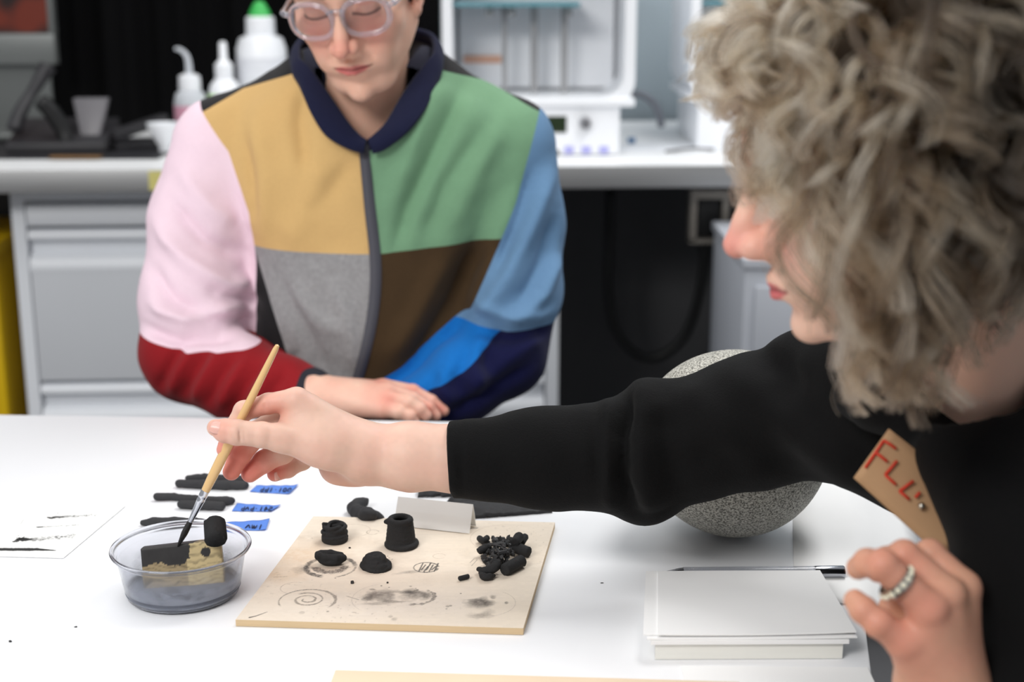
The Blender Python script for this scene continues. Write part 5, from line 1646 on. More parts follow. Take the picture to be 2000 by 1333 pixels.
# chest folds
fo([(905, 170), (860, 270), (800, 400), (775, 480)], 1.88, 0.011, -0.0085); fo([(860, 160), (820, 250), (770, 380)], 1.88, 0.014, 0.0065); fo([(985, 240), (930, 330), (880, 460)], 1.88, 0.016, 0.005); fo([(950, 250), (880, 350), (830, 470)], 1.88, 0.013, -0.006)
fo([(590, 175), (585, 240), (600, 330)], 1.88, 0.010, -0.006); fo([(500, 230), (520, 340), (505, 470)], 1.88, 0.016, 0.005); fo([(470, 260), (490, 360), (500, 440)], 1.88, 0.010, -0.006); fo([(640, 300), (610, 400), (560, 480)], 1.88, 0.018, 0.004); fo([(690, 310), (640, 380), (600, 420)], 1.87, 0.012, -0.003)
fo([(880, 480), (820, 600), (760, 700)], 1.87, 0.014, 0.007); fo([(940, 480), (880, 600), (800, 720)], 1.87, 0.012, -0.008); fo([(560, 560), (620, 620), (690, 650)], 1.87, 0.014, 0.005); fo([(540, 540), (600, 640), (640, 720)], 1.87, 0.011, -0.005); fo([(660, 560), (690, 640), (690, 720)], 1.87, 0.012, 0.005)
V = V + N * (1.35 * fold_disp(V, folds) * np.clip(-N[:, 1] * 1.6 + 0.35, 0, 1) + 0.0012 * vnoise(V, 42, 3))[:, None]
N = normals_np(V, Q)
sPL = lambda P: np.maximum(poly_side(P, [(492, 700), (492, 520), (482, 420), (440, 300), (378, 222), (330, 150)], YJ), 0.010 - seg_d(P, foreL, rfL))
sPR = lambda P: np.maximum(poly_side(P, [(1090, 150), (1057, 222), (1030, 320), (1008, 400), (975, 480), (905, 635), (880, 720)], YJ), 0.020 - seg_d(P, foreR, rfR))
sPink = lambda P: poly_side(P, [(200, 644), (275, 650), (380, 668), (490, 660), (600, 640)], YJ)
sBlue = lambda P: poly_side(P, [(850, 620), (920, 628), (985, 640), (1090, 638), (1200, 630)], YJ)
sBrt = lambda P: poly_side(P, [(760, 780), (835, 757), (905, 722), (985, 650), (1000, 600)], 1.83)
sCuL = lambda P: 0.040 - np.linalg.norm(P - at(622, 776, 1.78), axis=1)
sYoke = lambda P: poly_side(P, [(300, 275), (380, 229), (469, 175), (585, 140), (715, 120), (845, 132), (950, 162), (1056, 221), (1150, 280)], 1.935)
sZip = lambda P: poly_side(P, [(706, 100), (712, 275), (735, 500), (722, 640), (698, 760), (690, 850)], 1.86)
sCh = lambda P: poly_side(P, [(400, 489), (486, 490), (730, 493), (740, 493), (860, 482), (975, 472), (1060, 462)], 1.87)
sSd = lambda P: poly_side(P, [(470, 420), (487, 500), (560, 690), (640, 748), (700, 790)], 1.87)
sIn = lambda P: poly_side(P, [(560, 60), (590, 150), (612, 208), (644, 256), (712, 294), (750, 286), (790, 250), (824, 208), (852, 140), (880, 60)], 1.88)
def lab(c):
    L = np.zeros(len(c), int)
    L[:] = np.where(sZip(c) > 0, np.where(sCh(c) > 0, 3, 4), np.where(sCh(c) > 0, 1, 2))
    L[(L == 2) & (sSd(c) < 0)] = 0
    L[sYoke(c) > 0] = 0
    L[(c[:, 1] > 2.02)] = 0
    L[(sIn(c) > 0) & (L != 0)] = 11
    L[(sIn(c) > 0) & (c[:, 1] < 2.0)] = 11
    L[(sIn(c) > 0.012) & (c[:, 1] < 1.925)] = -1          # neck opening
    a = sPL(c) > 0
    L[a] = np.where(sPink(c[a]) > 0, 5, 6)
    L[a & (sCuL(c) > 0)] = 10
    b = (sPR(c) > 0) & ~a
    L[b] = np.where(sBlue(c[b]) > 0, 7, np.where(sBrt(c[b]) > 0, 8, 9))
    return L
V, T, N, LB = split_parts(V, T, N, [sPL, sPR, sPink, sBlue, sBrt, sCuL, sYoke, sZip, sCh, sSd, sIn], lab)
fl_ = dict(rough=0.9, sheen=0.06, bump=0.25, bscale=520, spec=0.15)
m_jblack = M('black fleece', (26, 25, 27), 0.9, sheen=0.15, bump=0.25, bscale=520, spec=0.1)
jm = {1: M('tan fleece', (204, 168, 112), var=0.04, vscale=260, **fl_), 2: M('heather grey fleece', (148, 147, 148), var=0.22, vscale=170, **fl_),
      3: M('sage green fleece', (112, 150, 118), var=0.05, vscale=240, **fl_), 4: M('dark brown fleece', (66, 50, 32), var=0.08, vscale=240, **fl_),
      5: M('pale pink fleece', (234, 208, 220), var=0.03, vscale=240, **fl_), 6: M('dark red fleece', (138, 26, 32), var=0.06, vscale=240, **fl_),
      7: M('steel blue fleece', (98, 132, 166), var=0.05, vscale=240, **fl_), 8: M('bright blue fleece', (20, 106, 184), var=0.06, vscale=240, **fl_),
      9: M('navy fleece', (18, 20, 58), var=0.1, vscale=240, **fl_), 10: M('dark cuff rib', (34, 34, 44), 0.9, bump=0.3, bscale=300), 11: M('navy lining', (20, 22, 42), 0.9)}
JK = None
t = T[LB == 0]; u, inv = np.unique(t, return_inverse=True)
JK = np_mesh('jacket', V[u], inv.reshape(-1, 3), m_jblack, MAN, True, None, N[u] / (np.linalg.norm(N[u], axis=1, keepdims=True) + 1e-9))
JK['label'] = 'fleece jacket sewn from tan, green, grey, brown, pink, red and blue panels'
names = {1: 'chest_panel', 2: 'chest_panel', 3: 'chest_panel', 4: 'chest_panel', 5: 'sleeve_panel', 6: 'sleeve_panel', 7: 'sleeve_panel', 8: 'sleeve_panel', 9: 'sleeve_panel', 10: 'cuff', 11: 'collar_lining'}
outp = emit_parts(V, T, N, LB, {i: (names[i], jm[i]) for i in names}, JK)
for i, tx in {1: 'tan chest panel', 2: 'heather grey lower panel', 3: 'green chest panel', 4: 'dark brown lower panel', 5: 'pale pink upper sleeve', 6: 'dark red lower sleeve', 7: 'steel blue upper sleeve', 8: 'bright blue sleeve insert', 9: 'navy lower sleeve', 10: 'dark cuff'}.items():
    if i in outp: outp[i]['label'] = tx
bvh = BVHTree.FromPolygons([tuple(v) for v in V], [tuple(t) for t in T])
def hit(px, py, lift=0.0):
    d = Vector(ray(px, py)).normalized()
    r = bvh.ray_cast(Vector(CAM), d)
    if r[0] is None: return None
    n = r[1] if r[1].dot(d) < 0 else -r[1]
    return np.array(r[0] + n * lift)
# zip tape and teeth
zc_ = smooth_path([(710, 284), (716, 340), (724, 420), (733, 500), (733, 570), (724, 640), (710, 700), (696, 748)], 60)
wz = np.interp(np.linspace(0, 1, len(zc_)), [0, .3, 1], [10, 11.5, 11])
rows = []
for (x, y), w in zip(zc_, wz):
    r_ = [hit(x + s * w, y, lf) for s, lf in ((-1, 0.0006), (-0.8, 0.003), (-0.25, 0.0034), (0, 0.0046), (0.25, 0.0034), (0.8, 0.003), (1, 0.0006))]
    if all(q is not None for q in r_): rows.append(r_)
Vz = np.array(rows); 
for it_ in range(6):
    Vz[1:-1] = Vz[1:-1] * 0.5 + 0.25 * (Vz[2:] + Vz[:-2])
Vz = Vz.reshape(-1, 3); i, j = np.meshgrid(np.arange(len(rows) - 1), np.arange(6), indexing='ij'); q = (i * 7 + j).ravel()
np_mesh('zip', Vz, np.stack([q, q + 1, q + 8, q + 7], -1), M('grey zip tape', (70, 70, 78), 0.6, bump=0.2, bscale=600), JK)
pz = hit(711, 286, 0.006)
if pz is not None:
    zp = box('zip_pull', (-0.004, -0.002, -0.018), (0.004, 0.002, 0.004), M('dark zip metal', (60, 60, 66), 0.4, metal=0.6), JK, bevel=0.001); zp.location = pz
# standing collar
up = [(714, 274, 1.862), (702, 266, 1.864), (680, 240, 1.872), (641, 182, 1.898), (606, 132, 1.925), (586, 108, 1.955), (600, 70, 2.01), (716, 48, 2.045), (830, 62, 2.01), (846, 98, 1.955), (826, 128, 1.925), (788, 182, 1.898), (755, 240, 1.872), (730, 266, 1.864), (720, 274, 1.862)]
dn = [(712, 298, 1.862), (684, 290, 1.858), (640, 262, 1.862), (608, 212, 1.885), (592, 172, 1.915), (580, 146, 1.95), (590, 110, 2.03), (716, 90, 2.065), (842, 104, 2.03), (856, 140, 1.95), (846, 172, 1.915), (826, 212, 1.885), (792, 256, 1.862), (750, 290, 1.858), (728, 298, 1.862)]
U_ = smooth_path([at(p[0], p[1], p[2] - 0.012) for p in up], 140); D_ = smooth_path([at(p[0], p[1], p[2] - 0.014) for p in dn], 140)
k_ = 10; tt = np.linspace(-0.12, 1, k_)
axis_c = at(716, 180, 1.955)
Vc = []
for a, b in zip(U_, D_):
    o_ = a - axis_c; o_[2] = 0; o_ /= np.linalg.norm(o_) + 1e-9
    for t in tt:
        Vc.append(b * (1 - t) + a * t + o_ * 0.006 * math.sin(math.pi * np.clip(t, 0, 1)))
Vc = np.array(Vc); n_ = len(U_); i, j = np.meshgrid(np.arange(n_ - 1), np.arange(k_ - 1), indexing='ij'); q = (i * k_ + j).ravel()
m_navy = M('navy collar fleece', (24, 27, 52), var=0.1, vscale=240, **fl_)
oc = np_mesh('collar', Vc, np.stack([q, q + 1, q + k_ + 1, q + k_], -1), m_navy, JK)
md = oc.modifiers.new('thick', 'SOLIDIFY'); md.thickness = 0.009; md.offset = 0
md2 = oc.modifiers.new('round', 'SUBSURF'); md2.levels = 1; md2.render_levels = 1
# trousers and stool (below the table)
m_trs = M('dark trousers', (40, 40, 46), 0.85, var=0.1, vscale=60)
f = SDF((-0.50, 1.42, 0.02), (0.12, 2.16, 0.66), 0.010)
hp = at(712, 860, 1.98)
for s in (-1, 1):
    a = np.array([hp[0] + s * 0.09, 1.98, 0.52]); kn = np.array([hp[0] + s * 0.13, 1.58, 0.50]); an = np.array([hp[0] + s * 0.13, 1.62, 0.06])
    f.cone(a, kn, 0.085, 0.062, 0.03); f.cone(kn, an, 0.060, 0.042, 0.02); f.cone(an, an + np.array([0, -0.14, -0.015]), 0.04, 0.03, 0.02)
f.ell((hp[0], 2.0, 0.55), (0.175, 0.13, 0.10), None, 0.04)
V, Q = f.mesh(2); np_mesh('trousers', V, Q, m_trs, MAN)
e = empty('stool', (hp[0], 2.02, 0), 0, 'black stool under the seated man, hidden below the table edge', 'stool')
lathe('seat', [(0, 0.405), (0.17, 0.405), (0.18, 0.415), (0.18, 0.432), (0.17, 0.44), (0, 0.44)], m_black, e, 40)
for k in range(4):
    a_ = math.pi / 4 + k * math.pi / 2
    tube('leg', [(0.13 * math.cos(a_), 0.13 * math.sin(a_), 0.405), (0.2 * math.cos(a_), 0.2 * math.sin(a_), 0.0)], 0.012, m_steel, e, 10)
# hair
def short_hair(h, n=2600, seed=3):
    rg = np.random.default_rng(seed); S_, Cc = [], []
    while len(S_) < n:
        d = rg.normal(size=3); d /= np.linalg.norm(d)
        p = np.array([-12, 42, 0]) + d * np.array([92, 80, 74])
        if p[1] < 62 - 0.0 * p[0] and p[0] > 20: continue
        if p[1] < -30 or (p[0] > -2 and p[1] < 20 and abs(p[2]) < 66): continue
        if p[0] > 8 and p[1] < 40: continue
        dirv = d * 0.5 + np.array([0.5 if p[0] > 30 else -0.3, -0.35, 0.1 * np.sign(p[2])]) + rg.normal(size=3) * 0.15
        L = rg.uniform(26, 48) * (0.5 if p[1] < 10 else 1)
        pts = []; q = p.copy(); v = dirv / np.linalg.norm(dirv)
        for i in range(9):
            pts.append(h.w(*q)); q = q + v * L / 9
            v = v + np.array([0.06, -0.16, 0]) + rg.normal(size=3) * 0.05
            cc = (q - np.array([-12, 42, 0])) / np.array([93, 82, 76]); m_ = np.linalg.norm(cc)
            if m_ < 1.01: q = np.array([-12, 42, 0]) + cc / m_ * 1.01 * np.array([93, 82, 76])
            v /= np.linalg.norm(v)
        S_.append(pts); Cc.append(lin((112, 82, 54)) * rg.uniform(0.7, 1.3))
    # fringe locks falling on the brow
    for (l0, l1, du) in ((-14, -6, 0), (-22, -20, 2), (4, 14, 4), (-2, 2, -3), (18, 30, 8)):
        for i in range(26):
            j = rg.normal(size=2) * 1.6
            P = [h.w(62, 84, l0 + j[0]), h.w(80, 66, l0 + j[0] + 3), h.w(90, 46 + j[1], (l0 + l1) / 2 + j[0]), h.w(94, 34 + j[1] + du, l1 + j[0] * .7), h.w(94, 28 + du + j[1], l1 + 5 + j[0] * .4)]
            S_.append(smooth_path(P, 8)[:9]); Cc.append(lin((112, 82, 54)) * rg.uniform(0.7, 1.2))
    return np.array(S_), np.array(Cc)
S_, Cc = short_hair(HM)
hair_curves('hair', S_, Cc, m_hair, MAN, 0.0005, 0.0002)

# eyeglasses
GL = empty('eyeglasses', HM.w(90, 0, 0), 0, 'clear plastic round-lens glasses worn by the seated person', 'eyeglasses')
m_frame = M('clear acetate', (240, 238, 248), 0.06, trans=0.88, ior=1.45, coat=0.4)
m_lens = M('lens glass', (252, 250, 255), 0.02, trans=1.0, ior=1.03)
def gl(f_, u_, l_): return HM.w(f_, u_, l_) - np.array(GL.location)
for s in (-1, 1):
    n = 44; P, Pi = [], []
    for i in range(n + 1):
        a = 2 * math.pi * i / n
        ex = 2.5
        cx = abs(math.cos(a)) ** (2 / ex) * math.copysign(1, math.cos(a)); cy = abs(math.sin(a)) ** (2 / ex) * math.copysign(1, math.sin(a))
        L_ = 33.5 * s + 27 * cx; U2 = -6 + 22.5 * cy - (1.5 if cy < 0 else 0) * cx * 0 
        fd = 98 - 0.10 * abs(L_ - 0) - 0.003 * L_ ** 2 * 0.6 - 0.12 * (U2 * -1 + 0) * 0.6
        P.append(gl(fd, U2, L_))
    V, T = tube_np(np.array(P), 0.0037, 10, caps=False)
    np_mesh('rim', V, T, m_frame, GL)
    c = np.mean(np.array(P[:-1]), 0)
    Vl = np.vstack([c[None], np.array(P[:-1])]); k = np.arange(n)
    Tl = np.stack([np.zeros(n, int), 1 + k, 1 + (k + 1) % n], -1)
    ol = np_mesh('lens', Vl, Tl, m_lens, GL)
    md = ol.modifiers.new('thick', 'SOLIDIFY'); md.thickness = 0.0012
    tube('temple', [gl(89, 4, s * 61), gl(84, 5, s * 69), gl(60, 2, s * 73), gl(20, -2, s * 78), (gl(-12, -4, s * 80)), gl(-30, -22, s * 78)], [0.0042, 0.0040, 0.0030, 0.0025, 0.0022, 0.002], m_frame, GL, 10, 30)
tube('bridge', [gl(94.5, 4, -9), gl(99, 6.5, -4), gl(99.5, 7, 0), gl(99, 6.5, 4), gl(94.5, 4, 9)], 0.0026, m_frame, GL, 10, 16)
# ================================================================ THE WOMAN LEANING IN FROM THE RIGHT
WOM = empty('person', (0, 0, 0), 0, 'person with curly grey hair and black sweater, leaning in from the right and painting', 'person')
aw = math.radians(7)
RW = frame((-math.cos(aw), math.sin(aw)), math.radians(15), math.radians(0))
HW = Head((0, 0, 0), RW, 1.05)
HW.H = at(1411, 484, 0.95) - RW @ (np.array([118, -38, 0]) * HW.k)
skinW = lin((226, 186, 166)); redW = lin((214, 118, 112))
f = SDF(HW.H + np.array([-0.15, -0.14, -0.24]), HW.H + np.array([0.26, 0.14, 0.14]), 0.0022)
build_head(f, HW, slim=4, nose=0.0)
f.chain([HW.w(-30, -52, 0), at(1930, 760, 1.05), at(2030, 900, 1.07)], [0.050, 0.050, 0.09], 0.02)
f.cone(HW.w(-16, -60, 26), at(1940, 818, 1.0), 0.018, 0.016, 0.02)
V1, Q1 = f.mesh(3)
C1 = face_colors(HW, V1, skinW, redW, lin((196, 92, 98)), lin((150, 130, 112)), lin((70, 58, 52)))

# reaching right hand
YR = 1.222
spec = dict(wrist=(718, 884, 8), wr=24, palm=[
    ((905, 898, 2), (800, 890, 4), 32.5, 28.5), ((800, 890, 4), (718, 884, 8), 28.5, 23.5),
    ((800, 902, 14), (712, 900, 18), 26, 20),
    ((718, 882, 6), (580, 781, 0), 23, 10), ((716, 884, 12), (582, 802, 18), 23, 11.5), ((716, 888, 18), (590, 832, 32), 22, 12), ((716, 894, 24), (606, 866, 44), 21, 11.5),
    ((700, 884, -2), (628, 868, -10), 21, 19), ((640, 872, -10), (548, 856, -20), 19, 12.5), ((618, 840, -2), (592, 806, 2), 17, 14),
    ((690, 905, 26), (655, 912, 30), 16, 15)],
    fingers=[
    ([(578, 780, 0), (524, 789, 1), (476, 803, 2), (450, 846, -1), (438, 879, -8)], [10.2, 9.2, 8.8, 8.0, 6.9]),
    ([(574, 802, 20), (500, 848, 22), (470, 886, 13), (452, 922, 6)], [11.5, 11.4, 10.0, 8.0]),
    ([(584, 832, 30), (550, 882, 28), (516, 902, 24), (488, 926, 18)], [12, 11.8, 10.2, 8.2]),
    ([(604, 868, 44), (590, 900, 54), (562, 916, 44), (537, 926, 34)], [11, 9.0, 8.4, 7.4]),
    ([(552, 856, -20), (512, 850, -24), (462, 845, -26), (440, 842, -25), (421, 836, -23)], [12.4, 11.2, 11.0, 10.2, 7.6])])
pts = [J(j, YR) for js, _ in spec['fingers'] for j in js] + [J((910, 960, 40), YR), J((910, 840, -40), YR)]
lo = np.min(pts, 0) - 0.035; hi = np.max(pts, 0) + 0.035; hi[0] = at(905, 880, YR)[0]
f = SDF(lo, hi, 0.0011); build_hand(f, spec, YR)
# web between thumb and index, heel of the palm
f.ell(J((585, 838, -4), YR), (0.019, 0.010, 0.016), None, 0.010)
f.ell(J((688, 922, 30), YR), (0.024, 0.014, 0.0135), None, 0.008)
# creases: thumb joint, index joint, thumb base
for a, b, r in (((466, 822, -36), (470, 868, -36), 0.0007), ((474, 824, -36), (478, 866, -37), 0.0006), ((535, 826, -14), (520, 770, -8), 0.0010), ((516, 792, -9), (519, 826, -10), 0.0008), ((541, 815, -10), (528, 838, -20), 0.0013)):
    f.cone(J(a, YR), J(b, YR), r, r, 0.0022, 's')
V2, Q2 = f.mesh(2)
C2 = skin_tone(V2, lin((216, 182, 164)), redW, 14, 0.18)
C2 = redden(C2, V2, [J((448, 930, 0), YR), J((486, 926, 16), YR), J((536, 926, 28), YR), J((440, 884, -10), YR), J((470, 890, 6), YR), J((505, 900, 26), YR)], 0.016, lin((214, 112, 98)), 0.75)
C2 = redden(C2, V2, [J((430, 838, -30), YR), J((500, 800, -6), YR), J((540, 800, -6), YR)], 0.013, lin((222, 140, 124)), 0.5)
C2 = redden(C2, V2, [J((690, 932, 28), YR)], 0.022, lin((220, 150, 128)), 0.5)
# near left hand with the ring
YL = 0.865
specL = dict(wrist=(1836, 1345, -10), wr=27, palm=[
    ((1900, 1440, -10), (1836, 1345, -8), 29, 27), ((1836, 1345, -8), (1770, 1258, -22), 25, 12), ((1836, 1340, -8), (1812, 1196, -20), 25, 12.5), ((1840, 1330, -4), (1848, 1166, -8), 25, 12.5), ((1845, 1330, 4), (1880, 1152, 8), 25, 12),
    ((1840, 1320, 10), (1810, 1240, 34), 23, 14)],
    fingers=[
    ([(1768, 1256, -22), (1716, 1218, -22), (1686, 1192, -16), (1670, 1174, -10)], [11, 9.8, 9.2, 8]),
    ([(1812, 1188, -20), (1724, 1104, -14), (1694, 1100, -2), (1676, 1110, 8)], [12, 10.6, 9.6, 8.4]),
    ([(1848, 1160, -8), (1766, 1086, 6), (1732, 1096, 20), (1714, 1116, 28)], [12, 10.8, 9.6, 8.4]),
    ([(1880, 1148, 8), (1816, 1084, 24), (1780, 1100, 36), (1760, 1124, 42)], [12, 10.6, 9.4, 8.2]),
    ([(1810, 1240, 36), (1770, 1205, 46), (1740, 1185, 46)], [13, 11, 9])])
pts = [J(j, YL) for js, _ in specL['fingers'] for j in js] + [J((1930, 1440, 30), YL), J((1860, 1440, -40), YL)]
specL['fingers'] = [(js, [q * 0.94 for q in rr]) for js, rr in specL['fingers']]
f = SDF(np.min(pts, 0) - 0.03, np.max(pts, 0) + 0.03, 0.0016); build_hand(f, specL, YL)
V3, Q3 = f.mesh(3)
C3 = skin_tone(V3, lin((206, 156, 130)), redW, 24, 0.2)
C3 = redden(C3, V3, [J((1712, 1222, -30), YL), J((1716, 1098, -22), YL), J((1812, 1180, -30), YL), J((1764, 1250, -30), YL), J((1780, 1080, -5), YL)], 0.014, lin((206, 124, 108)), 0.35)
body_mesh(WOM, [(V1, Q1, C1), (V2, Q2, C2), (V3, Q3, C3)], [
    ([at(900, 898, 1.224), at(1060, 896, 1.216), at(1250, 890, 1.217), at(1480, 830, 1.20), at(1680, 780, 1.16), at(1960, 850, 1.03)], [0.026, 0.032, 0.036, 0.040, 0.045, 0.05], 1, 0, skinW),
    ([at(1905, 1448, 0.855), at(2060, 1405, 0.862), at(2220, 1330, 0.862), at(2170, 1060, 0.93), at(2080, 900, 1.0), at(2010, 870, 1.02)], [0.024, 0.030, 0.036, 0.042, 0.05, 0.05], 2, 0, skinW)])

# finger nails
m_nail = M('finger nail', (222, 170, 158), 0.34, coat=0.15, sss=0.1)
def nail(c, ax, nrm, ln, wd, curve, name='fingernail'):
    ax = ax / np.linalg.norm(ax); nrm = nrm - ax * (nrm @ ax); nrm /= np.linalg.norm(nrm); sd = np.cross(ax, nrm)
    n, m = 12, 9; Vn = []
    for i in range(n):
        s = i / (n - 1) * 2 - 1
        for j in range(m):
            t = j / (m - 1) * 2 - 1
            ww = wd * (1 - 0.35 * max(0, s - 0.3) ** 2 - 0.25 * max(0, -s - 0.4))
            ss = s * (1 - 0.14 * t * t * (s > 0))
            Vn.append(c + ax * ss * ln + sd * ww * t + nrm * (-curve * t * t - 0.25 * curve * s * s))
    i, j = np.meshgrid(np.arange(n - 1), np.arange(m - 1), indexing='ij'); q = (i * m + j).ravel()
    o = np_mesh(name, np.array(Vn), np.stack([q, q + 1, q + m + 1, q + m], -1), m_nail, WOM)
    md = o.modifiers.new('thick', 'SOLIDIFY'); md.thickness = 0.0007; md.offset = 0
    return o
th_ax = J((408, 834, -23), YR) - J((462, 845, -26), YR)
nail(J((424, 835.5, -33.5), YR), th_ax, np.array([-0.15, -0.86, 0.5]), 0.0066, 0.0058, 0.0022)
li_ax = J((536, 927, 33), YR) - J((562, 918, 46), YR)
nail(J((543, 931, 28), YR), np.array([0.1, -0.2, -1.0]), np.array([0.75, -0.6, -0.1]), 0.0042, 0.0034, 0.0012)

# ring
RG = empty('ring', J((1752, 1139, -18), YL), 0, 'silver ring set with pale stones on the finger of the near hand', 'ring')
axr = J((1724, 1104, -14), YL) - J((1812, 1188, -20), YL); axr /= np.linalg.norm(axr)
mm = Vector(axr).to_track_quat('Z', 'Y').to_matrix().to_4x4()
m_silver = M('silver', (190, 186, 176), 0.25, metal=1.0)
m_gem = M('pale stone', (236, 230, 206), 0.15, coat=0.5)
ro = lathe('band', [(0.0113, -0.0032), (0.0126, -0.0030), (0.0130, 0.0), (0.0126, 0.0030), (0.0113, 0.0032)], m_silver, RG, 40, mm, closed=True)
for k in range(16):
    a = 2 * math.pi * k / 16
    bm = bmesh.new(); bmesh.ops.create_icosphere(bm, subdivisions=1, radius=0.0021)
    bmesh.ops.transform(bm, matrix=mm @ Matrix.Translation((0.0128 * math.cos(a), 0.0128 * math.sin(a), 0)), verts=bm.verts)
    bm_obj('gem', bm, m_gem, RG, smooth=True)

# paintbrush
tip = at(347, 1069, 1.208); end = at(543, 673, 1.2135)
bd = end - tip; Lb_ = np.linalg.norm(bd)
BR = empty('paintbrush', tip, 0, 'slim wooden paintbrush held in the hand, its wet black tip on the block', 'paintbrush')
BR.matrix_world = Matrix.Translation(tip) @ Vector(bd).to_track_quat('Z', 'Y').to_matrix().to_4x4()
t_ = lambda py: (1069 - py) / (1069 - 673) * Lb_
lathe('bristles', [(0, 0), (0.0006, 0.0006), (0.0017, t_(1060)), (0.0030, t_(1042)), (0.0030, t_(1030)), (0.0024, t_(1017)), (0, t_(1017))], M('wet black bristles', (24, 22, 20), 0.35, bump=0.4, bscale=900), BR, 20)
lathe('ferrule', [(0, t_(1019)), (0.0024, t_(1019)), (0.0031, t_(992)), (0.0036, t_(978)), (0.0039, t_(975)), (0.0036, t_(972)), (0.0038, t_(968)), (0.0041, t_(966)), (0.0038, t_(963)), (0.0039, t_(956)), (0, t_(956))], M('polished ferrule', (206, 208, 214), 0.14, metal=1.0), BR, 28)
lathe('handle', [(0, t_(957)), (0.0038, t_(957)), (0.0044, t_(930)), (0.0046, t_(900)), (0.0043, t_(860)), (0.0038, t_(810)), (0.0033, t_(750)), (0.0028, t_(700)), (0.0025, t_(682)), (0.0018, t_(675)), (0, t_(673))],
      M('pale varnished wood', (222, 184, 128), 0.35, var=0.07, vscale=90, stretch=(1, 1, 0.05), coat=0.3), BR, 28)

# --- sweater
armF = [at(1735, 760, 1.15), at(1620, 782, 1.18), at(1480, 822, 1.20), at(1250, 890, 1.215), at(1060, 896, 1.214), at(820, 900, 1.21)]; rF = [0.075, 0.064, 0.058, 0.0535, 0.0445, 0.0315]
lo = at(850, 1400, 1.2); 
f = SDF((at(862, 890, 1.21)[0], 0.66, 0.60), (0.66, 1.36, 1.17), 0.0040)
f.chain(armF, rF, 0.012)
f.ell(at(1272, 800, 1.215), (0.026, 0.034, 0.026), None, 0.016); f.ell(at(1262, 975, 1.215), (0.026, 0.034, 0.020), None, 0.016)
f.chain([at(1720, 800, 1.13), at(2035, 920, 1.12), at(2310, 1250, 1.08)], [0.07, 0.095, 0.12], 0.03)
f.cone(at(1560, 700, 1.18), at(1640, 700, 1.16), 0.018, 0.03, 0.02)
# near side: cardigan front and left sleeve
f.chain([at(1690, 770, 1.05), at(1719, 781, 1.02), at(1808, 824, 1.0), at(1918, 900, 0.985)], [0.024, 0.022, 0.022, 0.022], 0.012)
f.chain([at(1850, 880, 0.965), at(1898, 905, 0.955), at(2014, 1110, 0.915), at(2060, 1240, 0.89)], [0.020, 0.036, 0.046, 0.050], 0.012)
f.chain([at(2080, 880, 0.99), at(2180, 1060, 0.92), at(2220, 1300, 0.86)], [0.075, 0.08, 0.07], 0.04)
f.chain([at(2220, 1330, 0.86), at(2060, 1400, 0.86), at(1985, 1420, 0.86)], [0.06, 0.046, 0.042], 0.02)
f.ell(at(2250, 1250, 1.0), (0.16, 0.13, 0.25), None, 0.05)
f.chain([at(1880, 1265, 1.02), at(1895, 1420, 0.99), at(1990, 1500, 0.98)], [0.042, 0.052, 0.06], 0.03)
f.chain([at(1790, 600, 0.985), at(1895, 732, 0.985), at(1945, 786, 0.985)], [0.06, 0.046, 0.024], 0.004, 's')
cut_a, cut_b = at(873, 822, 1.21), at(882, 977, 1.21); vdir = cut_b - cut_a
nrm_ = np.array([-vdir[2], 0, vdir[0]]); nrm_ = nrm_ if nrm_[0] > 0 else -nrm_
f.half(cut_a, nrm_)
V, Q = f.mesh(2)
N = normals_np(V, Q)
folds = []
fo([(1236, 775), (1218, 850), (1216, 930), (1240, 1000)], 1.17, 0.007, -0.018); fo([(1262, 770), (1250, 850), (1252, 940), (1275, 1000)], 1.17, 0.014, 0.010); fo([(1196, 775), (1186, 850), (1186, 950), (1195, 1000)], 1.17, 0.007, 0.006)
fo([(1176, 775), (1168, 850), (1170, 950)], 1.17, 0.006, -0.004); fo([(1300, 800), (1300, 880), (1330, 960)], 1.17, 0.012, -0.006); fo([(1320, 770), (1420, 850), (1500, 930)], 1.15, 0.016, 0.005); fo([(1340, 900), (1440, 900), (1560, 880)], 1.15, 0.014, -0.005)
fo([(1420, 740), (1520, 800), (1640, 900)], 1.15, 0.018, 0.006); fo([(1480, 720), (1580, 790), (1680, 860)], 1.15, 0.014, -0.006); fo([(1500, 690), (1520, 720), (1560, 730)], 1.14, 0.010, -0.006)
fo([(894, 826), (900, 900), (904, 975)], 1.18, 0.0025, -0.0022)
dsp = fold_disp(V, folds) * np.clip(-N[:, 1] * 1.2 + 0.5, 0, 1) + 0.0013 * vnoise(V, 45, 13)
V = V + N * dsp[:, None]
m_knit = M('black knit', (10, 10, 11), 0.85, var=0.12, vscale=300, bump=0.3, bscale=700, spec=0.15, sheen=0.02)
np_mesh('sweater', V, Q, m_knit, WOM)

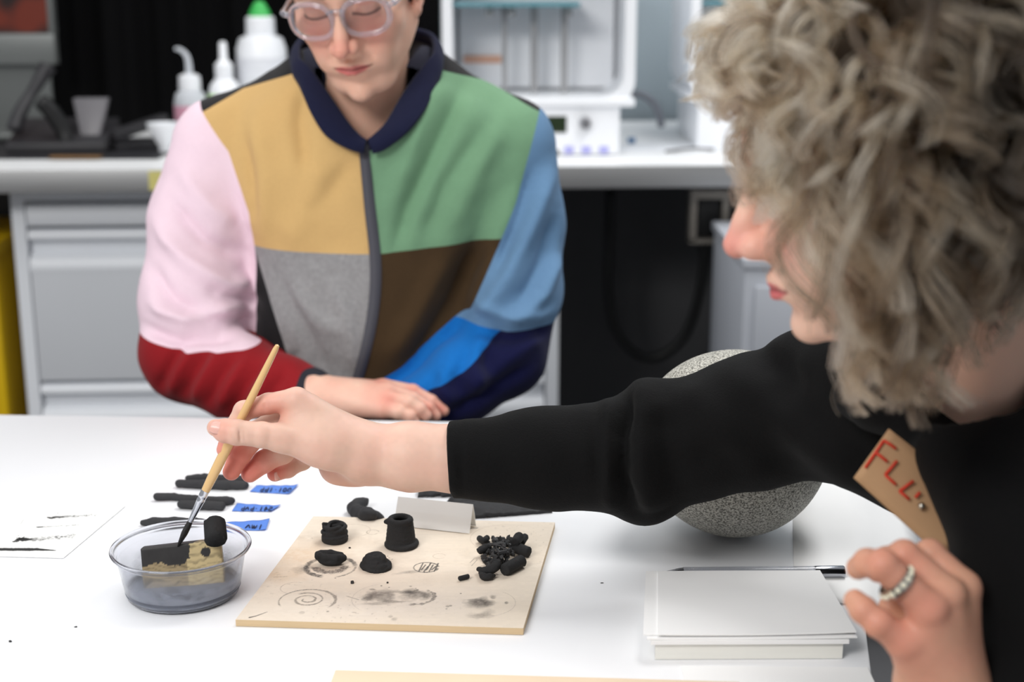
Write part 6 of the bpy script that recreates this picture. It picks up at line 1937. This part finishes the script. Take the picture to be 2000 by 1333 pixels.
# --- name card hanging on her chest
m_kraft = M('kraft card', (176, 140, 104), 0.8, var=0.04, vscale=60)
m_red = M('red marker', (196, 48, 24), 0.6)
cc_ = [at(1667, 934, 0.970), at(1842, 1092, 0.945), at(1925, 985, 0.955), at(1736, 838, 0.972)]
P, Q = sheet_grid(np.array(cc_), 14, 8)
NC = np_mesh('name_card', P, Q, m_kraft)
md = NC.modifiers.new('thick', 'SOLIDIFY'); md.thickness = 0.0008; md.offset = -1
tag(NC, 'brown kraft card with red marker capitals hanging on the black sweater', 'name card')
def oncard(px, py):
    n_ = np.cross(cc_[1] - cc_[0], cc_[3] - cc_[0]); d = ray(px, py); t = ((cc_[0] - CAM) @ n_) / (d @ n_)
    p = CAM + d * t; return p - d / np.linalg.norm(d) * 0.0012
for st_ in ([(1690, 914), (1712, 882), (1726, 861)], [(1726, 861), (1738, 868), (1750, 877)], [(1710, 884), (1722, 893), (1733, 902)],
            [(1752, 901), (1729, 928)], [(1729, 928), (1740, 938), (1750, 947)],
            [(1784, 940), (1757, 960)], [(1757, 960), (1767, 968), (1776, 976)], [(1797, 962), (1788, 972)]):
    V, T = tube_np(np.array([oncard(*p) for p in st_]), 0.0011, 6)
    np_mesh('handwriting', V, T, m_red, NC)
pn = oncard(1800, 989)
bm = bmesh.new(); bmesh.ops.create_uvsphere(bm, u_segments=16, v_segments=10, radius=0.0026)
o = bm_obj('pin', bm, m_silver, NC, smooth=True); o.location = pn
# strip of the same card showing lower down
# --- curly hair
def curls(h, seed=9, nlock=620, per=24, m=28):
    rg = np.random.default_rng(seed); S_, Cc = [], []
    c0 = np.array([-12, 42, 0]); rad = np.array([93, 81, 75])
    def lock(p, v, L, g, cr, turns, pull=0.115, tone=None, spread=1.9):
        ph = rg.uniform(0, 6.28); hand = rg.choice([-1, 1])
        v = v / np.linalg.norm(v); q = p.copy(); guide = []
        for i in range(m):
            guide.append(q.copy()); q = q + v * L / m
            v = v + g * pull + rg.normal(size=3) * 0.02; v /= np.linalg.norm(v)
            e = (q - c0) / (rad + 6); n_ = np.linalg.norm(e)
            if n_ < 1: q = c0 + e / n_ * (rad + 6)
        guide = np.array(guide)
        T_ = np.gradient(guide, axis=0); T_ /= np.linalg.norm(T_, axis=1, keepdims=True)
        a = np.cross(T_, np.array([0.3, 0.2, 0.93])); a /= np.linalg.norm(a, axis=1, keepdims=True); b = np.cross(T_, a)
        s = np.linspace(0, 1, m)
        tone = rg.uniform(0, 1) if tone is None else tone
        # grey front, browner back and nape; back shade also painted into the strand colour
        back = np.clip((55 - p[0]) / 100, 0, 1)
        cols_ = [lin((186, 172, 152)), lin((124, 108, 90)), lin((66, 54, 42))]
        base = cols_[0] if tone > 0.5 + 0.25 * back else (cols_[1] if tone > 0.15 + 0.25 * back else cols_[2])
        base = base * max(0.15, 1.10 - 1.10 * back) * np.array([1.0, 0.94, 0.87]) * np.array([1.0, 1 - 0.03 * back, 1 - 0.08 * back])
        for k in range(per):
            o1, o2 = rg.normal(size=2) * spread
            th = ph + hand * (2 * math.pi * turns * s) + rg.normal() * 0.22
            R = cr * np.clip(s * 2.2, 0.05, 1) * (1 + 0.15 * rg.normal())
            P = guide + a * (R * np.cos(th) + o1 * (0.5 + s))[:, None] + b * (R * np.sin(th) + o2 * (0.5 + s))[:, None]
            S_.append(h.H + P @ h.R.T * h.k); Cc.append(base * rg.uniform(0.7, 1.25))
    n = 0
    while n < nlock:
        d = rg.normal(size=3); d /= np.linalg.norm(d)
        p = c0 + d * rad
        if p[0] > 56 and p[1] < 66: continue
        if p[0] > 34 and p[1] < 30: continue
        if p[0] > 12 and p[1] < 0: continue
        if p[1] < -46: continue
        n += 1
        front = np.clip((p[0] - 10) / 50, 0, 1)
        L = rg.uniform(62, 105) * (1 - 0.48 * front)
        v = d * (1.0 - 0.35 * front) + np.array([0.15 * front - 0.05, 0.10, 0]) + rg.normal(size=3) * 0.25
        lock(p, v, L, np.array([0.05 * front - 0.08, -0.75, 0.0]), rg.uniform(7, 14), rg.uniform(0.8, 1.5), 0.13)
    # locks over the temple, cheek and ear on both sides
    for s_ in (1, -1):
        for i in range(95 if s_ > 0 else 40):
            f0 = rg.uniform(-75, 44); u0 = rg.uniform(-30, 48) if f0 < 15 else rg.uniform(10, 55)
            x = (f0 + 12) / 93; y = (u0 - 42) / 81; z2 = max(0.04, 1 - x * x - y * y)
            p = np.array([f0, u0, s_ * 75 * math.sqrt(z2)])
            drop = rg.uniform(85, 130) if f0 > -10 else rg.uniform(48, 78)
            v = np.array([0.30 if f0 > 0 else 0.0, -0.25, 0.8 * s_]) + rg.normal(size=3) * 0.2
            lock(p, v, drop + 25, np.array([0.02, -0.8, -0.10 * s_]), rg.uniform(7, 13), rg.uniform(0.9, 1.7), 0.15)
        # fringe of low curls resting on the shoulder side
        for i in range(34 if s_ > 0 else 12):
            f0 = rg.uniform(-22, 34); p = np.array([f0, rg.uniform(-45, -15), s_ * rg.uniform(66, 76)])
            lock(p, np.array([0.25, -0.6, 0.5 * s_]), rg.uniform(85, 128), np.array([0.12, -0.8, -0.05 * s_]), rg.uniform(8, 14), rg.uniform(0.9, 1.5), 0.12)
    # curls falling over the temple and the eye
    for s_ in (1, -1):
        for i in range(34 if s_ > 0 else 14):
            p = np.array([rg.uniform(44, 66), rg.uniform(40, 66), s_ * rg.uniform(30, 58)])
            lock(p, np.array([0.38, -0.45, 0.55 * s_]) + rg.normal(size=3) * 0.15, rg.uniform(58, 92), np.array([0.0, -0.85, -0.02 * s_]), rg.uniform(6, 11), rg.uniform(0.9, 1.6), 0.14)
    # forehead curls
    for i in range(40):
        l0 = rg.uniform(-50, 62); p = np.array([62 + rg.uniform(-6, 6), 78 + rg.uniform(-8, 10), l0 * 0.8])
        lock(p, np.array([0.55, 0.10, 0.012 * l0]) + rg.normal(size=3) * 0.15, rg.uniform(30, 52), np.array([-0.05, -0.8, 0.0]), rg.uniform(6, 10), rg.uniform(0.9, 1.6), 0.16)
    return np.array(S_), np.array(Cc)
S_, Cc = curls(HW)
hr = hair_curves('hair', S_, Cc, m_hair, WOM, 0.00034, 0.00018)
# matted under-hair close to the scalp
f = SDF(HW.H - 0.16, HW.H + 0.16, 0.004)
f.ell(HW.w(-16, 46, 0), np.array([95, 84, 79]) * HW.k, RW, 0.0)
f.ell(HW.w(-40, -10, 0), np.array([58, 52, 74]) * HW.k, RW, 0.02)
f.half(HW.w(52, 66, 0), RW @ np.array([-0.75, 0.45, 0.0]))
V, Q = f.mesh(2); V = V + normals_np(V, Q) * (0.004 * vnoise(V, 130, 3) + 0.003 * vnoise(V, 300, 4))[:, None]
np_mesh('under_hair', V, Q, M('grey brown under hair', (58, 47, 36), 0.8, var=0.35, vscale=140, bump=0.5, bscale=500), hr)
